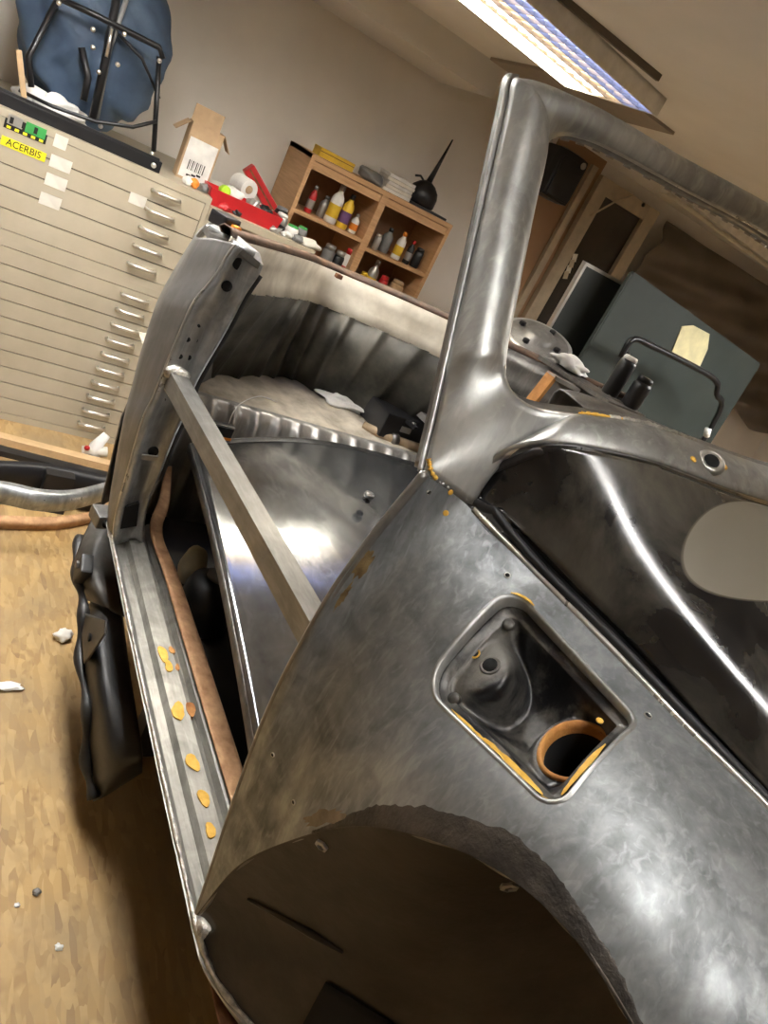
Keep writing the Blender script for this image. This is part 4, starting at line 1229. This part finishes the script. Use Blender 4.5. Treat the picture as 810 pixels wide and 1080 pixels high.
e = empty('red_tray', (-3.37, 1.09, ZCT)); tag(e, 'red plastic tray heaped with small parts right of the carton', 'tray')
tr_ = [(-.06, -.15), (.06, -.15), (.06, .15), (-.06, .15)]
extrude('floor', [V((x, y, .0)) for x, y in tr_], (0, 0, .004), M['red'], e)
for k in range(4):
    a, b = tr_[k], tr_[(k + 1) % 4]
    a3, b3 = V((a[0], a[1], 0)), V((b[0], b[1], 0))
    extrude('wall', [a3, b3, b3 * 1.08 + V((0, 0, .065)), a3 * 1.08 + V((0, 0, .065))], (a3 + b3).normalized() * .004, M['red'], e)
TI = [('crumpled_wrapper', 'white', (-3.37, 1.03, .075), (.035, .045, .03), 'crumpled white wrapper in the red tray'), ('lime_cap', 'lime', (-3.33, .985, .085), (.022, .026, .020), 'lime green ball at the left of the red tray'),
      ('metal_part', 'lightgrey', (-3.36, 1.13, .075), (.035, .03, .026), 'grey metal part in the middle of the red tray'), ('black_part', 'black', (-3.36, 1.19, .07), (.03, .035, .022), 'black knob heaped at the right of the red tray')]
for nm, m, c, r, l in TI:
    tag(lump(nm, (c[0], c[1], ZCT + c[2] - .012), r, M[m], None, .25, 3, len(l)), l, 'part', 'small parts in the red tray')
p = put(262, 186, -3.46, ZCT)
e = empty('paper_roll', (-3.51, 1.11, ZCT + .0)); tag(e, 'white paper roll with dark core behind the red tray', 'roll')
vs = []
RX_ = axis_R((1, .3, 0)); lathe('roll', [(.020, -.05), (.042, -.05), (.043, -.045), (.043, .045), (.042, .05), (.019, .05), (.018, .045)], M['white'], e, 26, (0, 0, .10), RX_).data.polygons.foreach_set('use_smooth', [False] * (26 * 6 + 2))
lathe('core', [(.004, .03), (.018, .03), (.018, .047), (.004, .047)], M['cardboard'], e, 16, (0, 0, .10), RX_)
box('rest', (0, 0, .029), (.08, .07, .058), M['grey'], e, None, .004)
pr = PX(290, 214, -3.60)
e = empty('red_folder', (-3.62, pr.y, ZCT)); tag(e, 'tall red case leaning left beside the shelf unit', 'case')
box('case', (0, -.075, .105), (.05, .055, .23), M['red'], e, Matrix.Rotation(.95, 3, 'X'), .008)
box('case_seam', (.026, -.075, .105), (.003, .008, .22), M['rust_dark'], e, Matrix.Rotation(.95, 3, 'X'))
CL = [('glass_jar', -3.42, 1.292, .030, .075, 'lightgrey', 'white', 'small clear jar with white lid right of the red tray'), ('green_lid_jar', -3.34, 1.325, .030, .055, 'white', 'green', 'white jar with green lid on the counter'),
      ('green_lid_jar', -3.40, 1.395, .026, .06, 'grey', 'green', 'grey jar with green lid near the shelf unit'), ('dark_jar', -3.50, 1.31, .032, .09, 'black', 'grey', 'dark jar behind the green-lidded jars')]
for nm, x, y, r, h, mb, mc, l in CL: can(nm, (x, y, ZCT), r, h, M[mb], M[mc], l, 'jar', 'jars on the counter')
tag(lump('crumpled_wrapper', (-3.60, 1.27, ZCT + .02), (.05, .06, .03), M['white'], None, .45, 4, 71, -.65), 'crumpled white packaging between the tray and the jars', 'paper')
tag(lump('crumpled_wrapper', (-3.32, 1.40, ZCT + .012), (.04, .05, .02), M['card'], None, .45, 4, 73, -.55), 'flattened pale packaging at the counter end near the shelf', 'paper')
for k, (y, m, l) in enumerate(((.86, 'orange', 'orange bit beside the carton'), (.90, 'grey', 'grey spray nozzle at the right end of the chest top'), (.835, 'white', 'white lump next to the carton foot'))):
    tag(lump('small_part', (-3.33, y, ZT + .016), (.02, .022, .018), M[m], None, .3, 3, 80 + k, -.85), l, 'part', 'oddments by the carton')

OD = [('tin_lid', -3.30, 1.00, .020, 'red', 'small red lump in front of the red tray'), ('plug_part', -3.31, 1.06, .016, 'black', 'black plug in front of the red tray middle'), ('foil_scrap', -3.283, 1.235, .018, 'lightgrey', 'silvery foil scrap right of the red tray'),
      ('brush_head', -3.36, 1.285, .022, 'black', 'black brush head between the counter jars'), ('nozzle_part', -3.30, 1.29, .018, 'white', 'white nozzle in front of the counter jars'), ('wire_clump', -3.29, 1.355, .022, 'grey', 'grey wire clump near the counter front edge'),
      ('rubber_grommet', -3.33, 1.375, .020, 'black', 'black grommet beside the green-lidded jar'), ('cloth_wad', -3.60, 1.03, .045, 'white', 'white cloth wad behind the lime green ball'), ('metal_disc', -3.49, 1.215, .030, 'lightgrey', 'shiny cap behind the paper roll')]
for k, (nm, x, y, r, m, l) in enumerate(OD):
    tag(lump(nm, (x, y, ZCT + r * .62), (r, r * 1.25, r * .8), M[m], None, .35, 3, 200 + k, -.76), l, 'part', 'oddments on the counter')

# ---- wooden shelf unit on the wall
XS = -3.75
Y0, Y1 = 1.44, 2.32; Z1 = H - .10; Z0 = H - .64
ym = PX(392, 240, XS).y
zl = PX(344, 235, XS).z; zr = PX(417, 275, XS).z
zf0 = PX(335, 181, XS).z
e = empty('shelf_unit', (XS, (Y0 + Y1) / 2, Z0)); tag(e, 'beech shelf unit with two open bays of bottles and cans', 'shelf')
def sb(name, a, b, m='wood', bev=.001): return span(name, V(a) - e.location, V(b) - e.location, M[m], e, bev)
T = .022
sb('side_panel', (XW + .01, Y0, Z0), (XS, Y0 + T, Z1)); sb('side_panel', (XW + .01, Y1 - T, Z0), (XS, Y1, Z1)); sb('divider', (XW + .01, ym - T * .9, Z0), (XS + .002, ym + T * .9, Z1 - .02))
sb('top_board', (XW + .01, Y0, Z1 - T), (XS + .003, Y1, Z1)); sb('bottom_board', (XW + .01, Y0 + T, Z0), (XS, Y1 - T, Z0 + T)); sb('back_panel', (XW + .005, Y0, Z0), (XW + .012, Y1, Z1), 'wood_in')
for a, b, z in ((Y0 + T, ym - T * .9, zl), (ym + T * .9, Y1 - T, zr)):
    sb('shelf_board', (XW + .012, a, z - .018), (XS - .002, b, z))
    sb('roll_front', (XS - .02, a, zf0 + .012), (XS - .004, b, Z1 - T - .004)); sb('roll_front_lip', (XS - .02, a, zf0), (XS + .001, b, zf0 + .014))
XBt = XS - .075
def bot(px, z, r, h, mb, mc, label, neck=True, band=None, X=XBt, cat='bottle'):
    y = PX(px[0], px[1], X).y
    return can('bottle', (X, y, z), r, h, M[mb], M[mc], label, cat, 'bottles in the shelf unit', neck, M[band] if band else None)
bot((328, 213), zl, .020, .135, 'red', 'grey', 'slim red bottle with grey cap at the left of the upper bay', band='lightgrey')
bot((341, 220), zl, .026, .11, 'lightgrey', 'grey', 'pale grey bottle behind the tall white one', X=XBt - .06)
bot((350, 226), zl, .033, .195, 'white', 'lightgrey', 'tall white bottle with yellow label in the left bay', band='yellow')
bot((363, 230), zl, .030, .175, 'yellow', 'black', 'yellow bottle with purple band in the left bay', band='purple')
bot((374, 236), zl, .022, .10, 'white', 'lightgrey', 'small white bottle with orange band next to the divider', band='orange')
bot((397, 256), zr, .020, .085, 'lightgrey', 'chrome', 'small silver bottle just right of the divider', False)
bot((405, 260), zr, .030, .135, 'grey', 'black', 'smoky grey bottle in the right bay', X=XBt - .05)
bot((418, 268), zr, .026, .150, 'white', 'orange', 'white bottle with orange cap and yellow label in the right bay', band='yellow')
bot((429, 273), zr, .020, .130, 'black', 'red', 'dark bottle with red cap in the right bay', band='lightgrey')
bot((437, 278), zr, .026, .110, 'black', 'black', 'black bottle near the right side panel of the shelf', False)
bot((443, 279), zr, .024, .095, 'grey', 'black', 'dark grey bottle tucked against the right side panel', False, X=XBt - .07)
ZB = Z0 + T
bot((343, 275), ZB, .034, .16, 'grey', 'lightgrey', 'grey jar low in the left bay', False, cat='jar'); bot((354, 280), ZB, .030, .15, 'black', 'lightgrey', 'dark jar beside the grey jar low in the left bay', False, cat='jar')
bot((364, 280), ZB, .030, .18, 'white', 'red', 'white can with red lid low in the left bay', False, 'red', cat='can')
bot((384, 290), ZB, .022, .10, 'yellow', 'yellow', 'squat yellow bottle low beside the divider', False)
bot((393, 290), ZB, .030, .185, 'lightgrey', 'lightgrey', 'pale bottle with yellow band low in the right bay', True, 'yellow')
bot((404, 298), ZB, .026, .125, 'red', 'red', 'red can low in the right bay', False, cat='can')
bot((418, 303), ZB, .040, .13, 'cardboard', 'cardboard', 'brown tub low in the right bay', False, cat='tub')
# on top of the shelf unit
p = PX(340, 143, -3.92)
e = empty('yellow_box', (-3.93, 1.62, Z1)); tag(e, 'flat yellow box on the left of the shelf top', 'box')
box('box', (0, 0, .021), (.10, .20, .042), M['yellow'], e, None, .003); box('lid_seam', (.0505, 0, .026), (.002, .198, .003), M['rust_dark'], e)
o = lump('dark_cloth', (-3.92, 1.84, Z1 + .026), (.06, .075, .034), M['grey'], None, .3, 3, 33, -.78); tag(o, 'dark bundled cloth between the yellow box and the paper stack', 'cloth')
for k in range(5):
    o = box('paper_pad', (0, 0, 0), (.13, .17 - .006 * (k % 3), .017), M['card' if k % 2 else 'white'], None, Matrix.Rotation(.05 * (k % 3 - 1), 3, 'Z'), .003)
    o.location = (-3.91 + .004 * (k % 2), 1.985, Z1 + .009 + .0178 * k)
    tag(o, ['bottom', 'second', 'middle', 'fourth', 'top'][k] + ' pad of the white paper stack on the shelf top', 'paper', 'paper stack on the shelf')
e = empty('oil_funnel', (-3.90, 2.155, Z1)); tag(e, 'black oil can with a long thin spout on the shelf top', 'oil can')
lathe('can_body', [(.075, 0), (.082, .008), (.082, .055), (.072, .085), (.045, .112), (.018, .125)], M['blackmetal'], e, 24)
tube('spout', [(0, 0, .12), (.0, .010, .22), (.0, .022, .36)], [.017, .010, .004], M['blackmetal'], e, 12)
tube('thumb_lever', [(0, -.03, .115), (0, -.06, .13), (0, -.09, .12)], .006, M['blackmetal'], e, 8)
o = box('flat_tray', (0, 0, .006), (.16, .24, .012), M['black'], None, None, .002); o.location = (-3.90, 2.19, Z1 + .0); tag(o, 'thin black tray under the oil can', 'tray')
e.location.z += .013

# ================================================================== beyond the windscreen opening
XD = XW + .03
dq = lambda x, y, X=XD: PX(x, y, X)
# brown wall panel, painted frame with dark pane
yA, yB = 2.50, PX(602, 250, XD).y
struct(span('trim_4', (XW, PX(512, 300, XD).y, 0), (XW + .02, PX(620, 210, XD).y, ZC), M['brown']))
f0, f1 = PX(634, 183, XD), PX(690, 222, XD)
d1 = empty('window_1', (XD, (f0.y + f1.y) / 2, .6)); struct(d1)
FY0, FY1, FZ = f0.y, f1.y, (f0.z + f1.z) / 2
def ds(name, a, b, m): return span(name, V(a) - d1.location, V(b) - d1.location, M[m], d1, .002)
ds('frame_stile', (XD - .02, FY0 - .0, .6), (XD + .03, FY0 + .10, FZ), 'framew'); ds('frame_stile', (XD - .02, FY1 - .07, .6), (XD + .03, FY1 + .03, FZ), 'framew')
ds('frame_rail', (XD - .02, FY0 + .10, FZ - .09), (XD + .028, FY1 - .07, FZ), 'framew'); ds('frame_rail', (XD - .02, FY0 + .10, .6), (XD + .028, FY1 - .07, .7), 'framew')
ds('pane', (XD - .01, FY0 + .10, .7), (XD - .002, FY1 - .07, FZ - .09), 'glassd')
ds('frame_edge', (XD - .02, FY0 - .10, .6), (XD + .02, FY0 - .05, FZ + .02), 'framew')
pl = PX(678, 216, XD + .03); lathe('catch', [(.001, 0), (.012, 0), (.012, .01), (.001, .012)], M['black'], d1, 10, pl - d1.location, axis_R((1, 0, 0)))
tube('stay_rod', [PX(622, 228, XD + .05) - d1.location, PX(650, 212, XD + .05) - d1.location, PX(668, 206, XD + .05) - d1.location], .006, M['framew'], d1, 8)
for k in range(4):
    a = PX(606 - 3 * k, 272 + 6 * k, XD + .04); box('paper_scrap', a - d1.location, (.003, .035, .05), M['framew' if k % 2 else 'card'], d1, Matrix.Rotation(.3, 3, 'X'))
# loudspeaker on the wall
sp_ = PX(587, 184, -3.86)
e = empty('wall_loudspeaker', sp_); tag(e, 'rounded black loudspeaker on the wall in the upper windscreen corner', 'loudspeaker')
box('cabinet', (0, 0, 0), (.20, .215, .27), M['black'], e, None, .05)
box('grille', (.10, 0, -.01), (.008, .17, .21), M['blackmetal'], e, None, .003)
lathe('badge', [(.001, 0), (.018, 0), (.018, .004), (.001, .005)], M['lightgrey'], e, 16, (.104, .06, .095), axis_R((1, 0, 0)))
tube('wall_bracket', [(-.10, 0, 0), (-.235, 0, 0)], .025, M['black'], e, 10)
# chalkboards
def slab(e, name, pts, off, m): o = extrude(name, [V(p) for p in pts], off, M[m], e); return rel(o, e)
XB2 = -2.62
tl, tr2 = PX(618, 275, XB2), PX(658, 299, XB2)
e = empty('chalkboard', (XB2, (tl.y + tr2.y) / 2 + .15, 0)); tag(e, 'black chalkboard with thin aluminium frame behind the windscreen corner', 'chalkboard')
ya, yb_, zb_ = tl.y, tl.y + .60, (tl.z + tr2.z) / 2
slab(e, 'board', [(XB2, ya + .012, .25), (XB2, yb_, .25), (XB2, yb_, zb_ - .012), (XB2, ya + .012, zb_ - .012)], (-.015, 0, 0), 'board')
slab(e, 'frame_side', [(XB2 + .006, ya, .25), (XB2 + .006, ya + .014, .25), (XB2 + .006, ya + .014, zb_), (XB2 + .006, ya, zb_)], (-.024, 0, 0), 'alu')
slab(e, 'frame_top', [(XB2 + .006, ya + .014, zb_ - .014), (XB2 + .006, yb_, zb_ - .014), (XB2 + .006, yb_, zb_), (XB2 + .006, ya + .014, zb_)], (-.024, 0, 0), 'alu')
for yy in (ya + .03, yb_ - .06): slab(e, 'leg', [(XB2, yy, 0), (XB2, yy + .03, 0), (XB2, yy + .03, .26), (XB2, yy, .26)], (-.03, 0, 0), 'alu')
XB3 = -2.50
bl = [PX(668, 289, XB3), PX(801, 385, XB3), PX(742, 478, XB3), PX(596, 408, XB3)]
dirl = (bl[3] - bl[0]); dirr = (bl[2] - bl[1])
b3 = [bl[0], bl[1], bl[1] + dirr * (1.30 / abs(dirr.z)), bl[0] + dirl * (1.35 / abs(dirl.z))]
e = empty('chalkboard', ((b3[2] + b3[3]) / 2)); e.location.z = 0; tag(e, 'large grey-green chalkboard with a pinned paper note', 'chalkboard')
slab(e, 'board', b3, (-.02, 0, 0), 'boardg')
for q0, q1 in ((0, 1), (1, 2), (3, 0)):
    o = tube('edge_strip', [b3[q0] + V((-.01, 0, 0)), b3[q1] + V((-.01, 0, 0))], .012, M['boardg'], e, 4, sq=True); rel(o, e)
for f_ in (.2, .8):
    a = b3[3].lerp(b3[2], f_); o = span('leg', (a.x - .03, a.y - .02, 0), (a.x - .005, a.y + .02, a.z + .12), M['blackmetal'], e); rel(o, e)
e2 = empty('paper_note', PX(727, 365, XB3 + .006)); tag(e2, 'cream paper note with a cut corner pinned to the grey-green chalkboard', 'note')
o = extrude('paper', [PX(*q, XB3 + .003) for q in ((719, 344), (731, 343), (748, 352), (746, 368), (738, 386), (707, 374))], (.003, 0, 0), M['note'], e2); rel(o, e2)
# tubular chair frame in front of the board
XCH = -2.30
e = empty('tube_chair', (XCH, PX(705, 400, XCH).y, 0)); tag(e, 'black tubular chair frame standing before the grey-green chalkboard', 'chair')
def cpx(x, y, X=XCH): return PX(x, y, X) - e.location
a0, a1 = cpx(646, 400), cpx(746, 462)
lp = [V((0, a0.y, .0)), cpx(646, 400), cpx(655, 376), cpx(668, 358), cpx(690, 366), cpx(738, 390), cpx(755, 402), cpx(756, 415), cpx(746, 458), V((0, a1.y, 0))]
lp = [V((0, q.y, max(0, q.z))) for q in lp]
tube('back_loop', crom(lp, 60), .013, M['blackmetal'], e, 8)
tube('tip', [cpx(747, 452), cpx(745, 460)], .016, M['white'], e, 10)
for yy in (lp[0].y, lp[-1].y):
    tube('front_leg', [(.0, yy, .45), (.38, yy, .45), (.42, yy, 0)], .012, M['blackmetal'], e, 8)
box('seat', (.2, (lp[0].y + lp[-1].y) / 2, .465), (.40, abs(lp[-1].y - lp[0].y), .025), M['black'], e, None, .006)
# hanging dark foil and the tube batten under the ceiling
XFo = -3.98
NFo = 130; Gfo = []
for i in range(NFo):
    u = i / (NFo - 1); y = lerp(3.93, 6.3, u); row = []
    for j in range(70):
        v = j / 69; z = lerp(ZC - .10, 1.18 + .05 * math.sin(y * 7), v)
        x = XFo + .030 * math.sin(z * 15 + y * 2.4) + .018 * math.sin(z * 34 - y * 4.5 + 2) + .012 * math.sin(y * 11 + z * 6)
        row.append(V((x, y, z)))
    Gfo.append(row)
o = gridmesh('hanging_foil', Gfo, M['foil'], None, thick=.0015); tag(o, 'crinkled dark brown plastic sheet hanging from the ceiling behind the boards', 'sheet')
b0, b1 = PX(700, 193, -2.55), PX(812, 277, -2.55)
zb4 = ZC - .05
b0, b1 = PZ(703, 196, zb4), PZ(812, 277, zb4)
e = empty('lamp_batten', (b0 + b1) / 2); tag(e, 'unlit white lamp batten under the ceiling seen through the windscreen frame', 'lamp')
R = (b1 - b0).to_track_quat('X', 'Z').to_matrix()
Lb = (b1 - b0).length + .6
box('housing', (b1 - b0).normalized() * .3 + V((0, 0, .02)), (Lb, .06, .05), M['white'], e, R, .004)
tube('tube', [(b1 - b0).normalized() * (-Lb / 2 + .33) + V((0, 0, -.025)), (b1 - b0).normalized() * (Lb / 2 + .27) + V((0, 0, -.025))], .013, M['card'], e, 10)
box('end_cap', (b1 - b0).normalized() * (-Lb / 2 + .31) + V((0, 0, .0)), (.02, .062, .075), M['card'], e, R, .003)

# ================================================================== on the floor beside the shell
# parts along the foot of the plan chest
a, b = PZ(-20, 452, .035), PZ(112, 486, .035)
e = empty('timber_batten', (a + b) / 2); tag(e, 'pale timber batten lying before the plan chest', 'batten')
e.location.z = 0
box('timber', (0, 0, .015), ((b - a).length + .5, .05, .03), M['pinewood'], e, (b - a).to_track_quat('X', 'Z').to_matrix(), .002)
box('steel_strip', (.10, 0, .012), ((b - a).length + .4, .05, .024), M['blackmetal'], e, (b - a).to_track_quat('X', 'Z').to_matrix(), .002)
e = empty('white_bracket', PZ(97, 484, .0)); tag(e, 'small white cast bracket with a red mark at the foot of the plan chest', 'bracket')
tube('arm', [(0, 0, 0), (-.01, .0, .06), (-.02, .03, .12)], [.03, .028, .018], M['white'], e, 10); tube('jaw', [(0, -.05, .03), (0, .05, .05)], .022, M['card'], e, 10)
lathe('red_mark', [(.001, 0), (.012, 0), (.012, .006), (.001, .007)], M['red'], e, 10, (.022, -.04, .06), axis_R((1, 0, 0)))
# curved bumper blade and dark trim panels
def blade(name, pix, Z, up, dn, mat, label, cat, depth=.03):
    base = [PZ(x, y, Z) for x, y in pix]; ln = crom(base, 40)
    o = gridmesh(name, [[p + V((-.01, 0, up)), p + V((.012, 0, up * .6)), p + V((.016, 0, 0)), p + V((.008, 0, -dn)), p + V((-.01, 0, -dn))] for p in ln], mat, None, thick=.004)
    tag(o, label, cat); return o
blade('trim_panel', ((-60, 500), (0, 500), (50, 503), (115, 516)), .115, .05, .105, M['blackmetal'], 'dark curved trim panel on edge before the plan chest', 'panel')
blade('bumper_blade', ((-60, 514), (0, 519), (40, 527), (75, 527), (118, 516)), .20, .035, .035, M['chrome_dark'] if 'chrome_dark' in M else M['steel_post'], 'polished dark bumper blade curving in front of the trim panel', 'bumper')
E_ = [(-60, 548), (0, 549), (60, 550), (115, 541)]
blade('wood_strip', E_, .03, .012, .028, M['rust_pale'], 'pale brown curved strip lying in front of the bumper blade', 'strip')
e = empty('support_block', PZ(52, 540, .0)); tag(e, 'dark block holding up the polished bumper blade', 'block')
box('block', (-.02, 0, .08), (.05, .10, .16), M['blackmetal'], e, None, .004)
# heap of black plastic parts leaning along the sill
def wing(name, pts, mat, label, th=.006):
    G_ = loft([[V(q) for q in c] for c in pts], 26, 16); o = gridmesh(name, G_, mat, None, thick=th); tag(o, label, 'car part', 'black parts beside the sill'); return o
M['plast'] = two('scuffed_black_plastic', (.008, .008, .008), (.035, .033, .03), 9, .4, .75, .5, bmp=.1)
M['plast_g'] = two('dusty_grey_plastic', (.03, .028, .025), (.11, .10, .085), 9, .4, .7, .55, bmp=.1)
def q3(x, y, Y): return PY(x, y, Y)
wing('plastic_liner', [[q3(96, 548, .50), q3(112, 550, .53), q3(124, 556, .56)], [q3(82, 580, .47), q3(98, 585, .49), q3(122, 590, .55)], [q3(76, 608, .47), q3(98, 615, .49), q3(128, 625, .56)], [q3(88, 632, .50), q3(110, 640, .52), q3(132, 650, .57)]], M['plast_g'], 'dusty grey liner lug leaning on the rear of the sill')
wing('plastic_liner', [[q3(88, 640, .50), q3(104, 632, .52), q3(128, 640, .57)], [q3(86, 690, .49), q3(104, 700, .50), q3(136, 700, .57)], [q3(92, 760, .51), q3(112, 770, .52), q3(146, 765, .58)], [q3(94, 800, .53), q3(116, 810, .54), q3(150, 800, .59)], [q3(98, 846, .56), q3(114, 838, .575), q3(150, 815, .63)]], M['plast'], 'long scuffed black liner leaning beneath the sill')
wing('bracket_plate', [[q3(86, 645, .485), q3(90, 700, .485)], [q3(100, 650, .485), q3(98, 690, .485)], [q3(113, 655, .49), q3(112, 668, .49)]], M['plast_g'], 'angular grey bracket plate with a hole on the black liner', .004)
p = q3(95, 672, .480)
o = lathe('plate_hole_disc', [(.001, 0), (.010, 0), (.010, .003), (.001, .003)], M['void'], None, 12, p, axis_R((0, -1, 0))); tag(o, 'dark disc painted as the bolt hole of the angular bracket plate', 'cap')  # dark disc laid on the uncut plate as the hole's shade
e = empty('steel_stub', PY(102, 547, .46)); tag(e, 'short grey steel stub behind the lock pillar foot', 'stub')
box('stub', (-.03, 0.02, -.01), (.06, .045, .035), M['steel_dark'], e, Matrix.Rotation(.2, 3, 'Z'), .006)
lathe('stub_bore_disc', [(.001, 0), (.011, 0), (.011, .003), (.001, .003)], M['void'], e, 12, (-.001, .026, -.01), axis_R((1, 0, 0)))  # dark disc on the solid stub, painting a shaded bore
hs = [q3(84, 566, .485), q3(80, 600, .475), q3(88, 640, .48), q3(84, 690, .485), q3(92, 745, .50), q3(90, 800, .52), q3(99, 842, .55)]
tag(tube('rubber_hose', crom(hs, 50), [.012 + .004 * math.sin(i * .8) for i in range(50)], M['plast'], None, 8), 'ribbed black hose hanging along the outside of the black liner', 'hose')
e = empty('black_clamp', q3(88, 600, .47)); tag(e, 'black clamp block on the upper part of the hose', 'clamp')
box('block', (0, 0, 0), (.05, .03, .07), M['plast'], e, Matrix.Rotation(.5, 3, 'Y'), .006); lathe('clamp_bolt', [(.001, 0), (.010, 0), (.010, .006), (.001, .007)], M['steel_dark'], e, 6, (.0, -.015, .01), axis_R((0, -1, 0)))
# litter on the boards
for k, (nm, cat, x, y, r, m, l) in enumerate((('tape_ball', 'tape', 66, 673, .026, 'card', 'pale crumpled ball of tape on the floor beside the black liner'), ('paper_scrap', 'paper', 8, 726, .016, 'white', 'torn scrap of white paper at the left on the strand board'),
                                              ('metal_shaving', 'shaving', 38, 942, .008, 'steel_dark', 'dark metal shaving on the floor'), ('pale_washer', 'washer', 62, 1000, .007, 'white', 'tiny pale washer on the floor near the frame bottom'), ('paint_chip', 'chip', 18, 955, .005, 'white', 'tiny white chip left of the metal shaving'))):
    p = PZ(x, y, 0)
    tag(lump(nm, p + V((0, 0, r * .5)), (r, r * (2.0 if k == 1 else 1.1), r * (.3 if k == 1 else .62)), M[m], None, .35, 3, 50 + k, -.8), l, cat, 'litter on the floor')
